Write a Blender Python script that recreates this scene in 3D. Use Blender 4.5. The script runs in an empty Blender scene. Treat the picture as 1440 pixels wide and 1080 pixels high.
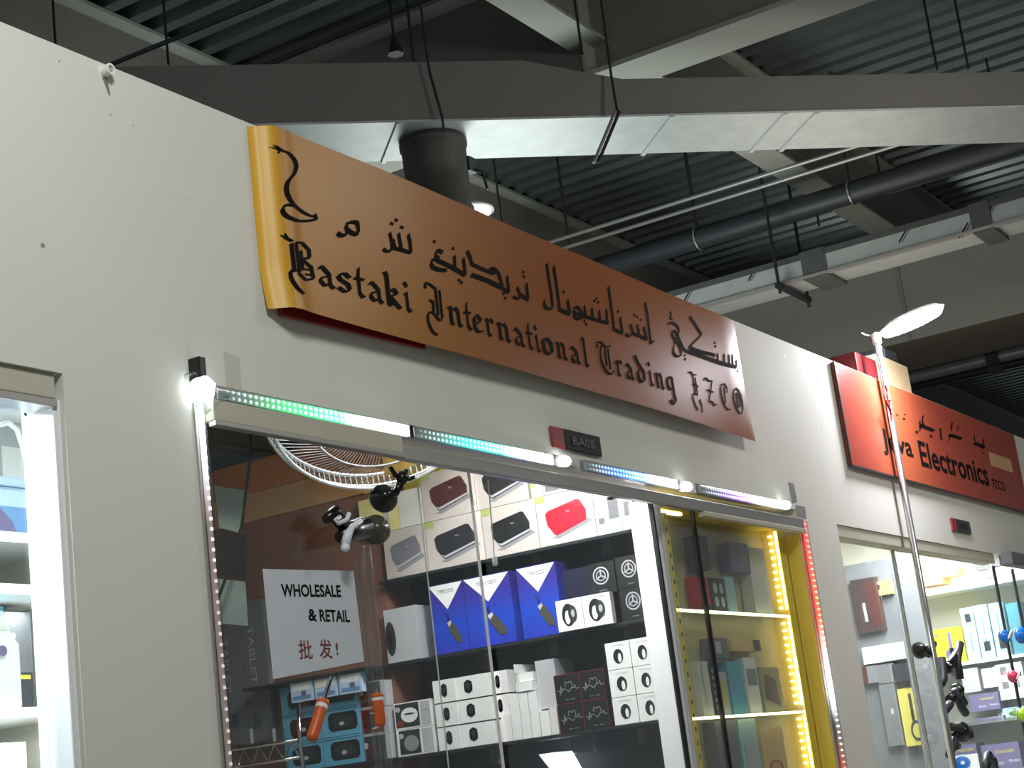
import bpy, math, random
from mathutils import Vector, Matrix
random.seed(7)
SC = bpy.context.scene
COL = SC.collection
PI = math.pi

# ------------------------------------------------------------------ camera
FPX = 2374.84
YAW, PIT, ROL = math.radians(59.672), math.radians(13.594), math.radians(-7.180)
FW = Vector((math.sin(YAW)*math.cos(PIT), math.cos(YAW)*math.cos(PIT), math.sin(PIT)))
_r = Vector((math.cos(YAW), -math.sin(YAW), 0)); _u = _r.cross(FW)
RT = math.cos(ROL)*_r + math.sin(ROL)*_u
UP = -math.sin(ROL)*_r + math.cos(ROL)*_u
EYE = Vector((0, 0, 1.6))
cd = bpy.data.cameras.new('camera'); cam = bpy.data.objects.new('camera', cd); COL.objects.link(cam)
cd.sensor_width = 36; cd.lens = 36*FPX/1440; cd.clip_start = 0.05; cd.clip_end = 200
cam.matrix_world = Matrix(((RT.x, UP.x, -FW.x, EYE.x), (RT.y, UP.y, -FW.y, EYE.y), (RT.z, UP.z, -FW.z, EYE.z), (0, 0, 0, 1)))
SC.camera = cam

def ray(px, py): return RT*((px-720)/FPX) - UP*((py-540)/FPX) + FW
def atY(px, py, Y): d = ray(px, py); return EYE + d*(Y/d.y)
def atX(px, py, X): d = ray(px, py); return EYE + d*(X/d.x)
def atZ(px, py, Z): d = ray(px, py); return EYE + d*((Z-1.6)/d.z)
def atS(px, py, S): d = ray(px, py); return EYE + d*(S/(d.x+d.y))     # the 45 degree plane x + y = S

# ------------------------------------------------------------------ world, exposure, lamps
SC.view_settings.view_transform = 'Standard'; SC.view_settings.look = 'None'
SC.view_settings.gamma = 1; SC.view_settings.exposure = 0.0; SC.view_settings.use_curve_mapping = False
w = bpy.data.worlds.new('hall_air'); SC.world = w; w.use_nodes = True
w.node_tree.nodes['Background'].inputs[0].default_value = (0.86, 0.95, 1.0, 1)
w.node_tree.nodes['Background'].inputs[1].default_value = 0.17

def area(name, loc, target, size, power, color=(1, 1, 1), size_y=None, spread=PI):
    l = bpy.data.lights.new(name, 'AREA'); l.energy = power; l.color = color; l.size = size; l.spread = spread
    if size_y: l.shape = 'RECTANGLE'; l.size_y = size_y
    o = bpy.data.objects.new(name, l); COL.objects.link(o); o.location = loc
    o.rotation_euler = (Vector(target)-Vector(loc)).to_track_quat('-Z', 'Y').to_euler()
    return o
def tube_lamp(name, loc, sx, sy, power, color, rz=0.0):
    o = area(name, loc, (loc[0], loc[1], loc[2]-1), sx, power, color, sy); o.rotation_euler = (0, 0, rz); return o
def up_lamp(name, loc, s_, power, color):
    o = area(name, loc, (loc[0], loc[1], loc[2]+1), s_, power, color); o.rotation_euler = (PI, 0, 0); return o
area('hall_lamp', (1.2, 0.6, 4.4), (2.6, 2.6, 2.9), 0.5, 60, (0.97, 1.0, 0.97))
area('hall_lamp', (7.2, -0.6, 5.0), (7.6, 2.6, 2.4), 0.7, 50, (1.0, 0.95, 0.86))
# unseen uplights added above the shop ceilings to brighten roof, ducts and beams
up_lamp('added_uplight', (8.0, 3.75, 3.45), 1.2, 15, (0.90, 1.0, 0.97))
up_lamp('added_uplight', (9.4, 5.6, 3.45), 1.6, 72, (0.92, 1.0, 0.97))
up_lamp('added_uplight', (11.0, 3.6, 3.45), 1.4, 24, (1.0, 0.86, 0.72))
tube_lamp('shop_tube', (4.6, 3.4, 3.05), 1.2, 0.2, 20, (0.96, 0.97, 1.0))
tube_lamp('shop_tube', (10.5, 3.4, 3.12), 2.0, 0.6, 270, (0.95, 0.98, 1.0))
tube_lamp('shop_tube', (2.1, 2.9, 2.58), 0.5, 0.1, 30, (0.86, 0.94, 1.0))
area('added_panel_spot', (4.9, 2.93, 3.0), (5.45, 2.75, 1.9), 0.12, 26, (1, 0.97, 1))  # unseen lamp added above the header to brighten the white end panel

# ------------------------------------------------------------------ materials
def lin(c):
    if isinstance(c, str):
        c = c.lstrip('#'); c = [int(c[i:i+2], 16)/255 for i in (0, 2, 4)]
        c = [x/12.92 if x <= 0.04045 else ((x+0.055)/1.055)**2.4 for x in c]
    return (*c, 1)
MATS = {}
def pbr(name, color, rough=0.6, metal=0.0, noise=0.0, scale=6.0, bump=0.0, spec=0.5, stretch=None):
    m = bpy.data.materials.new(name); m.use_nodes = True; MATS[name] = m
    nt = m.node_tree; b = nt.nodes['Principled BSDF']
    c = lin(color)
    b.inputs['Base Color'].default_value = c; b.inputs['Roughness'].default_value = rough
    b.inputs['Metallic'].default_value = metal; b.inputs['Specular IOR Level'].default_value = spec
    if noise or bump:
        tc = nt.nodes.new('ShaderNodeTexCoord'); n = nt.nodes.new('ShaderNodeTexNoise')
        n.inputs['Scale'].default_value = scale; n.inputs['Detail'].default_value = 5
        src = tc.outputs['Object']
        if stretch:
            mp = nt.nodes.new('ShaderNodeMapping'); mp.inputs['Scale'].default_value = stretch
            nt.links.new(src, mp.inputs[0]); src = mp.outputs[0]
        nt.links.new(src, n.inputs['Vector'])
        if noise:
            r = nt.nodes.new('ShaderNodeValToRGB')
            r.color_ramp.elements[0].position = 0.3; r.color_ramp.elements[1].position = 0.7
            r.color_ramp.elements[0].color = (*[x*(1-noise) for x in c[:3]], 1)
            r.color_ramp.elements[1].color = (*[min(1, x*(1+noise*0.6)) for x in c[:3]], 1)
            nt.links.new(n.outputs['Fac'], r.inputs[0]); nt.links.new(r.outputs[0], b.inputs['Base Color'])
        if bump:
            bp = nt.nodes.new('ShaderNodeBump'); bp.inputs['Strength'].default_value = bump; bp.inputs['Distance'].default_value = 0.01
            nt.links.new(n.outputs['Fac'], bp.inputs['Height']); nt.links.new(bp.outputs[0], b.inputs['Normal'])
    return m
def emit(name, color, strength):
    m = pbr(name, color, 0.4); b = m.node_tree.nodes['Principled BSDF']
    b.inputs['Emission Color'].default_value = lin(color); b.inputs['Emission Strength'].default_value = strength
    return m
def emit_grad(name, stops, axis=0):
    """LEDs that run along a strip: stops = (position, colour, strength) along the strip's own length"""
    m = pbr(name, (0.5, 0.5, 0.5), 0.3); nt = m.node_tree; b = nt.nodes['Principled BSDF']
    tc = nt.nodes.new('ShaderNodeTexCoord'); sp = nt.nodes.new('ShaderNodeSeparateXYZ')
    nt.links.new(tc.outputs['Generated'], sp.inputs[0])
    rc = nt.nodes.new('ShaderNodeValToRGB'); rs = nt.nodes.new('ShaderNodeValToRGB')
    mx = max(s[2] for s in stops)
    for ramp, f in ((rc, lambda s: lin(s[1])), (rs, lambda s: (s[2]/mx,)*3+(1,))):
        e = ramp.color_ramp.elements
        while len(e) < len(stops): e.new(0.5)
        for k, s in enumerate(stops): e[k].position = s[0]; e[k].color = f(s)
        nt.links.new(sp.outputs[axis], ramp.inputs[0])
    mu = nt.nodes.new('ShaderNodeMath'); mu.operation = 'MULTIPLY'; mu.inputs[1].default_value = mx
    nt.links.new(rs.outputs[0], mu.inputs[0])
    nt.links.new(rc.outputs[0], b.inputs['Emission Color']); nt.links.new(mu.outputs[0], b.inputs['Emission Strength'])
    return m
def glass(name, tint=(1, 1, 1), gloss=0.9, rough=0.0):
    m = bpy.data.materials.new(name); m.use_nodes = True; MATS[name] = m
    nt = m.node_tree; nt.nodes.clear()
    out = nt.nodes.new('ShaderNodeOutputMaterial'); t = nt.nodes.new('ShaderNodeBsdfTransparent'); g = nt.nodes.new('ShaderNodeBsdfGlossy')
    t.inputs[0].default_value = (*tint, 1); g.inputs['Roughness'].default_value = rough
    ge = nt.nodes.new('ShaderNodeNewGeometry'); dt = nt.nodes.new('ShaderNodeVectorMath'); dt.operation = 'DOT_PRODUCT'
    nt.links.new(ge.outputs['Normal'], dt.inputs[0]); nt.links.new(ge.outputs['Incoming'], dt.inputs[1])
    def mth(op, a, b=None, clamp=False):
        n = nt.nodes.new('ShaderNodeMath'); n.operation = op; n.use_clamp = clamp
        for k, q in enumerate((a, b)):
            if q is None: continue
            if isinstance(q, (int, float)): n.inputs[k].default_value = q
            else: nt.links.new(q, n.inputs[k])
        return n.outputs[0]
    # Schlick reflectance of one pane face, the same from either side
    sc = mth('POWER', mth('SUBTRACT', 1.0, mth('ABSOLUTE', dt.outputs['Value'])), 5.0)
    fac = mth('MULTIPLY', mth('MULTIPLY_ADD', sc, 0.96), gloss, True)
    sc.node.outputs[0].links[0].to_node.inputs[2].default_value = 0.04
    mx = nt.nodes.new('ShaderNodeMixShader')
    nt.links.new(fac, mx.inputs[0])
    nt.links.new(t.outputs[0], mx.inputs[1]); nt.links.new(g.outputs[0], mx.inputs[2]); nt.links.new(mx.outputs[0], out.inputs[0])
    return m
def ramp_x(name, stops, rough, axis=0, spec=0.5):
    """a print whose base colour runs through the given stops"""
    m = pbr(name, (0.5, 0.5, 0.5), rough, spec=spec); nt = m.node_tree; b = nt.nodes['Principled BSDF']
    tc = nt.nodes.new('ShaderNodeTexCoord'); sp = nt.nodes.new('ShaderNodeSeparateXYZ'); r = nt.nodes.new('ShaderNodeValToRGB')
    e = r.color_ramp.elements
    while len(e) < len(stops): e.new(0.5)
    for k, (p, c) in enumerate(stops): e[k].position = p; e[k].color = lin(c)
    nt.links.new(tc.outputs['Generated'], sp.inputs[0]); nt.links.new(sp.outputs[axis], r.inputs[0]); nt.links.new(r.outputs[0], b.inputs['Base Color'])
    return m

pbr('wall_paint', '#dcdad0', 0.75, noise=0.035, scale=1.3, bump=0.05)
pbr('wall_patch', '#c9c7b8', 0.7)
pbr('floor_tile', '#a9a59a', 0.4, noise=0.05)
pbr('deck_metal', '#7d8484', 0.33, 0.85, noise=0.15, scale=2.0)
pbr('beam_paint', '#8f928a', 0.6, noise=0.10, scale=1.5)
pbr('beam_dark', '#76756f', 0.7, noise=0.08, scale=1.2)  # web tone: the beam paint with shade put into its colour
pbr('galvanised', '#b5bab8', 0.42, 0.35, noise=0.10, scale=9, bump=0.03)
pbr('duct_side_shade', '#6a6865', 0.6, 0.1, noise=0.08, scale=2)  # duct sides darker than the underside, shade put into the colour
pbr('duct_band', '#555856', 0.5, 0.3, noise=0.1)
pbr('pipe_dark', '#33363a', 0.5, 0.2)
pbr('rod', '#303134', 0.5, 0.5)
pbr('rod_light', '#9a9c98', 0.4, 0.6)
pbr('drum', '#474641', 0.55, 0.2, noise=0.12, scale=3)
pbr('soffit_paint', '#7f817a', 0.7, noise=0.06, scale=1.0)
pbr('soffit_under', '#6b5d50', 0.7)
pbr('white', '#e9e9e6', 0.5); pbr('white_gloss', '#f2f2f2', 0.25); pbr('offwhite', '#d8d6d0', 0.55)
pbr('paper', '#cdd3da', 0.8); pbr('reflection_pale', '#b9c4bd', 0.8)
pbr('black', '#141416', 0.45); pbr('ink', '#100c0b', 0.8, spec=0.15); pbr('black_plastic', '#0d0d0f', 0.3); pbr('charcoal', '#2b2d31', 0.5)
pbr('navy', '#10142e', 0.45); pbr('red', '#a81f24', 0.4); pbr('dark_red', '#5d1416', 0.5); pbr('sign_red', '#8e1c1c', 0.5)
pbr('speaker_red', '#b3122c', 0.4); pbr('speaker_maroon', '#4a2320', 0.4); pbr('speaker_dark', '#26272c', 0.4); pbr('speaker_grey', '#75747a', 0.5)
pbr('ink_red', '#7a2a24', 0.6)
pbr('green_print', '#a8b26a', 0.5); pbr('lime', '#9ccb1e', 0.3); pbr('yellow_box', '#f2dc1a', 0.5); pbr('yellow_wall', '#c9bb5a', 0.6)
pbr('purple_box', '#6b6388', 0.5); pbr('yellow_lit_white', '#e2d690', 0.5); pbr('ink_yellow', '#e3d245', 0.5); pbr('ink_white', '#e8e8ee', 0.5)
pbr('sky_box', '#5fa7c4', 0.5); pbr('pale_blue_box', '#9fc0c6', 0.5); pbr('tub_blue', '#6b94c4', 0.4); pbr('tub_pale', '#bcd3ea', 0.4)
pbr('teal_box', '#3f7f90', 0.5); pbr('blue_plastic', '#1668c4', 0.25); pbr('pink_plastic', '#d2325e', 0.3)
pbr('box_grey', '#c2b8b0', 0.55); pbr('cardboard', '#c8b08a', 0.8, noise=0.08); pbr('tan_box', '#d9b778', 0.7)
pbr('grey', '#8c8c8f', 0.5); pbr('mid_grey', '#6d6e72', 0.5); pbr('pale_grey', '#b5b5b8', 0.5)
pbr('aluminium', '#b4b2ae', 0.35, 0.6); pbr('header_cream', '#bdb8a6', 0.6, noise=0.05, scale=4)
pbr('steel', '#c9c9ca', 0.22, 0.9); pbr('chrome', '#d6d6d8', 0.1, 1.0)
pbr('brown_board', '#7d5546', 0.6, noise=0.12, scale=2); pbr('orange_board', '#b56e28', 0.55, noise=0.1, scale=1.5); pbr('dark_brown', '#33211f', 0.6)
pbr('tan_board', '#c69c6c', 0.5, noise=0.2, scale=2.5)
pbr('back_board', '#3a3d46', 0.5); pbr('shelf_dark', '#23272a', 0.3)
pbr('gold_wall', '#aaa077', 0.5); pbr('gold_frame_lit', '#f2d65c', 0.4)  # frame gold brightened, LED light put into its colour
pbr('panel_white', '#f4f2f4', 0.5)
pbr('orange_plastic', '#d2602a', 0.4); pbr('fan_grille', '#a9abae', 0.35, 0.2); pbr('fan_blade', '#b8923a', 0.4)
pbr('rubber', '#1a1a18', 0.25); pbr('rubber_grey', '#4a4a3e', 0.3); pbr('cord', '#2a1c1a', 0.6)
pbr('shop_ceiling', '#44484b', 0.7); pbr('shop_wall', '#d9d6c8', 0.7); pbr('opal_white', '#e6e8ee', 0.4)
pbr('plate_red', '#8b2b2b', 0.35); pbr('plate_black', '#1c1a1c', 0.25); pbr('plate_ink', '#2c2427', 0.4)
ramp_x('banner_print_lit', [(0, '#dba93a'), (0.014, '#cf9c36'), (0.028, '#ad7528'), (0.18, '#a26a24'), (0.42, '#8e4e1c'), (1, '#9a5826')], 0.36, spec=0.22)  # print run; light on the left fold is put into the yellow
ramp_x('jeva_print', [(0, '#a04436'), (0.1, '#aa4a34'), (0.25, '#b8603c'), (0.45, '#a84834'), (1, '#943828')], 0.4, spec=0.3)
ramp_x('blue_print', [(0, '#2a3ab0'), (0.4, '#1c44b8'), (0.75, '#342f90'), (1, '#332b7c')], 0.35, axis=2)
glass('clear_glass', (0.93, 0.96, 0.95), 1.4); glass('edge_glass', (0.75, 0.85, 0.82), 1.5, 0.1); glass('acrylic', (0.9, 0.92, 0.92), 2.5, 0.15)
glass('tube_plastic', (0.8, 0.85, 0.85), 1.2, 0.15)
emit('lamp_white', '#f4f4ff', 330); emit('led_white', '#f4fbff', 6); emit('led_soft', '#e6f2ff', 1.4); emit('led_warm', '#fff2b8', 5)
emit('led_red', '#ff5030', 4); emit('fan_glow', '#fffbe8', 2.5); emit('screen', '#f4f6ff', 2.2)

# ------------------------------------------------------------------ mesh building
class MB:
    def __init__(s): s.v = []; s.f = []; s.m = []; s.names = []; s.cur = 0
    def mat(s, name):
        if name not in s.names: s.names.append(name)
        s.cur = s.names.index(name); return s
    def add(s, vs, fs):
        n = len(s.v); s.v += [Vector(v) for v in vs]
        for f in fs: s.f.append([n+i for i in f]); s.m.append(s.cur)
        return s
    def box(s, a, b):
        x0, x1 = sorted((a[0], b[0])); y0, y1 = sorted((a[1], b[1])); z0, z1 = sorted((a[2], b[2]))
        return s.add([(x0,y0,z0),(x1,y0,z0),(x1,y1,z0),(x0,y1,z0),(x0,y0,z1),(x1,y0,z1),(x1,y1,z1),(x0,y1,z1)],
                     [(0,3,2,1),(4,5,6,7),(0,1,5,4),(1,2,6,5),(2,3,7,6),(3,0,4,7)])
    def hexa(s, b, t):      # bottom and top loops of any length
        n = len(b)
        return s.add(list(b)+list(t), [tuple(range(n-1, -1, -1)), tuple(range(n, 2*n))]+[(i, (i+1) % n, n+(i+1) % n, n+i) for i in range(n)])
    def prism(s, pts, off):
        off = Vector(off); return s.hexa([Vector(p) for p in pts], [Vector(p)+off for p in pts])
    def tube(s, path, r, n=8, caps=True):
        P = [Vector(p) for p in path]; R = r if isinstance(r, (list, tuple)) else [r]*len(P); rings = []
        ref = None; base = len(s.v); vs = []; fs = []
        for i, p in enumerate(P):
            t = (P[min(i+1, len(P)-1)]-P[max(i-1, 0)]).normalized()
            if ref is None: ref = t.orthogonal().normalized()
            ref = (ref - t*ref.dot(t)); ref = ref.normalized() if ref.length > 1e-6 else t.orthogonal().normalized()
            bi = t.cross(ref)
            vs += [p + (ref*math.cos(2*PI*k/n)+bi*math.sin(2*PI*k/n))*R[i] for k in range(n)]
        for i in range(len(P)-1):
            for k in range(n): fs.append((i*n+k, i*n+(k+1) % n, (i+1)*n+(k+1) % n, (i+1)*n+k))
        if caps: fs += [tuple(range(n-1, -1, -1)), tuple((len(P)-1)*n+k for k in range(n))]
        return s.add(vs, fs)
    def lathe(s, c, axis, prof, n=24):     # prof: (distance along axis, radius)
        c = Vector(c); a = Vector(axis).normalized(); return s.tube([c+a*h for h, _ in prof], [max(r, 1e-4) for _, r in prof], n)
    def build(s, name, parent=None, origin=None, smooth=False, bevel=0):
        me = bpy.data.meshes.new(name)
        if parent is not None:
            o0 = Vector((0, 0, 0)); q = parent
            while q: o0 += Vector(q.location); q = q.parent
            org = o0; loc = Vector((0, 0, 0))
        else:
            if origin is None and s.v:
                xs = [v.x for v in s.v]; ys = [v.y for v in s.v]; zs = [v.z for v in s.v]
                origin = ((min(xs)+max(xs))/2, (min(ys)+max(ys))/2, min(zs))
            org = Vector(origin); loc = org
        me.from_pydata([v-org for v in s.v], [], s.f)
        for n in s.names: me.materials.append(MATS[n])
        me.polygons.foreach_set('material_index', s.m)
        if smooth: me.polygons.foreach_set('use_smooth', [True]*len(me.polygons))
        me.update()
        o = bpy.data.objects.new(name, me); COL.objects.link(o); o.location = loc
        if parent is not None: o.parent = parent
        if bevel:
            b = o.modifiers.new('bevel', 'BEVEL'); b.width = bevel; b.segments = 2; b.limit_method = 'ANGLE'
        return o
def M(mat): return MB().mat(mat)
def tag(o, label, cat, group=None):
    o['label'] = label; o['category'] = cat
    if group: o['group'] = group
    return o
def thing(name, label, cat, loc, group=None):
    o = bpy.data.objects.new(name, None); o.empty_display_size = 0.05; COL.objects.link(o); o.location = loc
    return tag(o, label, cat, group)
def struct(o): o['kind'] = 'structure'; return o

# a flat frame (origin, across, up) on which prints and letters are laid
class Fr:
    def __init__(s, o, ux, uy, eps=0.0012): s.o = Vector(o); s.ux = Vector(ux); s.uy = Vector(uy); s.n = s.ux.cross(s.uy).normalized()*eps
    def p(s, u, v, k=1): return s.o + s.ux*u + s.uy*v + s.n*k
    def poly(s, mb, mat, pts, k=1): mb.mat(mat).add([s.p(u, v, k) for u, v in pts], [tuple(range(len(pts)))])
    def rect(s, mb, mat, u0, v0, u1, v1, k=1): s.poly(mb, mat, [(u0,v0),(u1,v0),(u1,v1),(u0,v1)], k)
    def ell(s, mb, mat, u, v, ru, rv, k=1, n=20): s.poly(mb, mat, [(u+ru*math.cos(2*PI*i/n), v+rv*math.sin(2*PI*i/n)) for i in range(n)], k)
    def ring(s, mb, mat, u, v, ru, rv, t, k=1, n=24, a0=0, a1=2*PI):
        q = []
        for i in range(n+1):
            a = a0+(a1-a0)*i/n; q.append(((u+ru*math.cos(a), v+rv*math.sin(a)), (u+ru*(1-t)*math.cos(a), v+rv*(1-t)*math.sin(a))))
        for i in range(n): s.poly(mb, mat, [q[i][0], q[i+1][0], q[i+1][1], q[i][1]], k)
    def line(s, mb, mat, pts, wd, k=1):
        for (a, b), (c, d) in zip(pts, pts[1:]):
            A = s.ux.length; B = s.uy.length
            dx, dy = (c-a)*A, (d-b)*B; L = math.hypot(dx, dy) or 1
            nx, ny = -dy/L*wd/2/A, dx/L*wd/2/B
            s.poly(mb, mat, [(a+nx,b+ny),(a-nx,b-ny),(c-nx,d-ny),(c+nx,d+ny)], k)
    def text(s, mb, mat, body, u0, v0, u1, v1, k=2, bold=0.0):
        vs, fs = glyphs(body, bold)
        xs = [v[0] for v in vs]; ys = [v[1] for v in vs]
        x0, x1, y0, y1 = min(xs), max(xs), min(ys), max(ys)
        mb.mat(mat).add([s.p(u0+(x-x0)/(x1-x0)*(u1-u0), v0+(y-y0)/(y1-y0)*(v1-v0), k) for x, y in vs], fs)
def letters(f, mat, body, u0, v0, u1, v1, parent, k=1, bold=0.0, name='letter'):
    """each letter of a line as a part of its own"""
    vs, fs = glyphs(body, bold); xs = [v[0] for v in vs]; ys = [v[1] for v in vs]
    x0, x1, y0, y1 = min(xs), max(xs), min(ys), max(ys)
    par = list(range(len(vs)))
    def find(a):
        while par[a] != a: par[a] = par[par[a]]; a = par[a]
        return a
    for q in fs:
        for b in q[1:]: par[find(b)] = find(q[0])
    isl = {}
    for q in fs: isl.setdefault(find(q[0]), []).append(q)
    grp = []
    for q in sorted(isl.values(), key=lambda q: min(xs[i] for g in q for i in g)):
        a, b = min(xs[i] for g in q for i in g), max(xs[i] for g in q for i in g)
        if grp and a < grp[-1][1]-0.3*(b-a): grp[-1][2].extend(q); grp[-1][1] = max(b, grp[-1][1])
        else: grp.append([a, b, list(q)])
    for a, b, q in grp:
        used = sorted({i for g in q for i in g}); ix = {i: n for n, i in enumerate(used)}
        mb = M(mat).add([f.p(u0+(xs[i]-x0)/(x1-x0)*(u1-u0), v0+(ys[i]-y0)/(y1-y0)*(v1-v0), k) for i in used], [tuple(ix[i] for i in g) for g in q])
        mb.build(name, parent)
_gc = {}
def glyphs(body, bold=0.0):
    key = (body, bold)
    if key not in _gc:
        c = bpy.data.curves.new('t', 'FONT'); c.body = body; c.offset = bold; c.resolution_u = 3
        o = bpy.data.objects.new('t', c); COL.objects.link(o)
        me = bpy.data.meshes.new_from_object(o.evaluated_get(bpy.context.evaluated_depsgraph_get()))
        _gc[key] = ([(v.co.x, v.co.y) for v in me.vertices], [tuple(p.vertices) for p in me.polygons])
        bpy.data.objects.remove(o); bpy.data.curves.remove(c); bpy.data.meshes.remove(me)
    return _gc[key]

# ================================================================== SETTING
D = 2.6; WT = 0.12; ZT = 3.385        # shop front plane, wall thickness, wall top
OPEN = [(-1.2, 2.544, 2.597), (2.965, 6.66, 2.615), (7.115, 14.5, 2.585)]     # openings: x0, x1, head height
mb = M('wall_paint')
xs = -3.0
for x0, x1, h in OPEN:
    mb.box((xs, D, 0), (x0, D+WT, ZT)); mb.box((x0, D, h), (x1, D+WT, ZT)); xs = x1
mb.box((xs, D, 0), (16, D+WT, ZT))
struct(mb.build('wall_front', origin=(0, D, 0)))
struct(M('floor_tile').box((-8, -8, -0.1), (30, 14, 0)).build('floor'))
# dirty patches where tape was pulled off: thin paint marks on the wall
mb = MB()
fr = Fr((0, D, 0), (1, 0, 0), (0, 0, 1), 0.0008)
def wallpatch(pts, mat='wall_patch'):
    q = [atY(x, y, D) for x, y in pts]; fr.poly(mb, mat, [(p.x, p.z) for p in q])
wallpatch([(268, 503), (288, 503), (292, 545), (270, 545)]); wallpatch([(314, 493), (336, 503), (341, 560), (319, 552)])
wallpatch([(262, 515), (272, 520), (274, 562), (262, 560)]); wallpatch([(1108, 678), (1116, 680), (1121, 706), (1114, 708)], 'grey')
wallpatch([(1118, 710), (1132, 713), (1134, 730), (1121, 727)], 'grey')
for x, y, r in ((83, 86, 1.6), (155, 161, 1.6), (262, 281, 1.5), (60, 345, 4), (187, 176, 1.2), (1122, 593, 1.6), (1155, 600, 2.6), (1103, 500, 3.5), (350, 310, 1.2), (238, 273, 1)):
    p = atY(x, y, D); fr.ell(mb, 'grey', p.x, p.z, r*0.0016, r*0.0013, n=8)
struct(mb.build('trim_1'))

# ceiling deck: trapezoidal sheet whose ribs run into the shops
ZD = 6.5; PITCH = 0.216
def deck(name, x0, x1, y0, y1):
    mb = M('deck_metal'); pts = []; x = x0
    while x < x1:
        pts += [(x, ZD), (x+0.085, ZD), (x+0.115, ZD+0.07), (x+0.186, ZD+0.07)]; x += PITCH
    vs = [(x, y, z) for x, z in pts for y in (y0, y1)]
    mb.add(vs, [(2*i, 2*i+2, 2*i+3, 2*i+1) for i in range(len(pts)-1)])
    return struct(mb.build(name))
deck('ceiling', -6, 34, -8, 16)

# ------------------------------------------------------------------ roof steel
def k5(z): return (z-1.6)/3.4            # measured widths at z = 5 grow with height
ZB = 5.87
def xbeam(yn, label, x0=-4, x1=30):
    t = thing('steel_beam', label, 'roof beam', ((x0+x1)/2, yn+0.115, ZB))
    M('beam_paint').box((x0, yn, ZB), (x1, yn+0.23, ZB+0.022)).build('bottom_flange', t)
    M('beam_dark').box((x0, yn+0.105, ZB+0.022), (x1, yn+0.125, ZD-0.03)).build('web', t)
    M('beam_paint').box((x0, yn, ZD-0.03), (x1, yn+0.23, ZD-0.004)).build('top_flange', t)
xbeam(6.58, 'painted steel roof beam running above the wall top behind the orange banner')
xbeam(4.007, 'painted roof beam crossing behind the diagonal duct, pale underside showing above it')
# the deep main beam that runs front to back
p0 = atZ(540, 52, ZD); XU = p0.x
ZM = 5.63
xm0 = 7.024*k5(ZM); xm1 = 7.315*k5(ZM); xc = (xm0+xm1)/2
t = thing('main_beam', 'deep main roof beam running front to back with a wide pale bottom flange', 'roof beam', (xc, 2, ZM))
M('beam_paint').box((xm0, -6, ZM), (xm1, 16, ZM+0.03)).build('bottom_flange', t)
M('beam_dark').box((xc-0.012, -6, ZM+0.03), (xc+0.012, 16, ZD-0.035)).build('web', t)
M('beam_paint').box((xm0, -6, ZD-0.035), (xm1, 16, ZD-0.005)).build('top_flange', t)
for yy in (4.12, 1.0):
    M('beam_paint').box((xm0+0.03, yy-0.012, ZM+0.03), (xc-0.012, yy+0.012, ZD-0.035)).build('stiffener', t)
# lower boxed soffit far down the hall
t = thing('soffit', 'long grey boxed soffit far down the hall behind the pole lamp', 'soffit', (13.85, 4, 4.8))
M('soffit_paint').box((13.28, -5, 4.8), (13.30, 12, 5.46)).build('face_panel', t)
M('soffit_under').box((13.30, -5, 5.44), (14.4, 12, 5.46)).build('top_panel', t)
M('soffit_under').box((13.30, -5, 4.8), (14.4, 12, 4.83)).build('under_panel', t)
M('beam_dark').box((14.38, -5, 4.83), (14.4, 12, 5.44)).build('back_panel', t)
p = atX(1265, 400, 13.28); M('beam_dark').box((13.27, p.y-0.02, 4.8), (13.28, p.y+0.02, 5.45)).build('panel_joint', t)

# ------------------------------------------------------------------ ducts
S0, S1, ZU = 11.18, 11.90, 5.0
d45 = Vector((1, -1, 0)).normalized(); n45 = Vector((1, 1, 0)).normalized()
def onduct(px, py): return atS(px, py, S0)
def dpt(sv, tt, z): # point at x+y = sv, position tt along the duct
    b = Vector((S0/2, S0/2, 0)) + n45*((sv-S0)/math.sqrt(2)) + d45*tt; return Vector((b.x, b.y, z))
def tt_of(p): return (p-Vector((S0/2, S0/2, 0))).dot(d45)
tops = [(-3.0, None), (tt_of(onduct(733, 85)), 85), (tt_of(onduct(875, 111)), 111), (6.0, None)]
za = onduct(500, 88).z; zb = onduct(733, 85).z; zc = onduct(875, 111).z; zd = onduct(1440, 98).z
t = thing('air_duct', 'big rectangular air duct crossing diagonally under the roof, sides coloured darker as in shade', 'duct', dpt(S0, 0, ZU))
stat = [(-4.0, zb), (tops[1][0], zb), (tops[2][0], zc), (6.5, zc)]
mb = M('duct_side_shade')
for (a, ha), (b, hb) in zip(stat, stat[1:]):
    mb.add([dpt(S0, a, ZU), dpt(S0, b, ZU), dpt(S0, b, hb), dpt(S0, a, ha)], [(0, 1, 2, 3)])
    mb.add([dpt(S1, a, ZU), dpt(S1, b, ZU), dpt(S1, b, hb), dpt(S1, a, ha)], [(3, 2, 1, 0)])
    mb.add([dpt(S0, a, ha), dpt(S0, b, hb), dpt(S1, b, hb), dpt(S1, a, ha)], [(0, 1, 2, 3)])
mb.build('side_panel', t)
M('galvanised').hexa([dpt(S0-0.01, -4, ZU-0.012), dpt(S0-0.01, 6.5, ZU-0.012), dpt(S1+0.01, 6.5, ZU-0.012), dpt(S1+0.01, -4, ZU-0.012)],
                     [dpt(S0-0.01, -4, ZU), dpt(S0-0.01, 6.5, ZU), dpt(S1+0.01, 6.5, ZU), dpt(S1+0.01, -4, ZU)]).build('bottom_panel', t)
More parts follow.
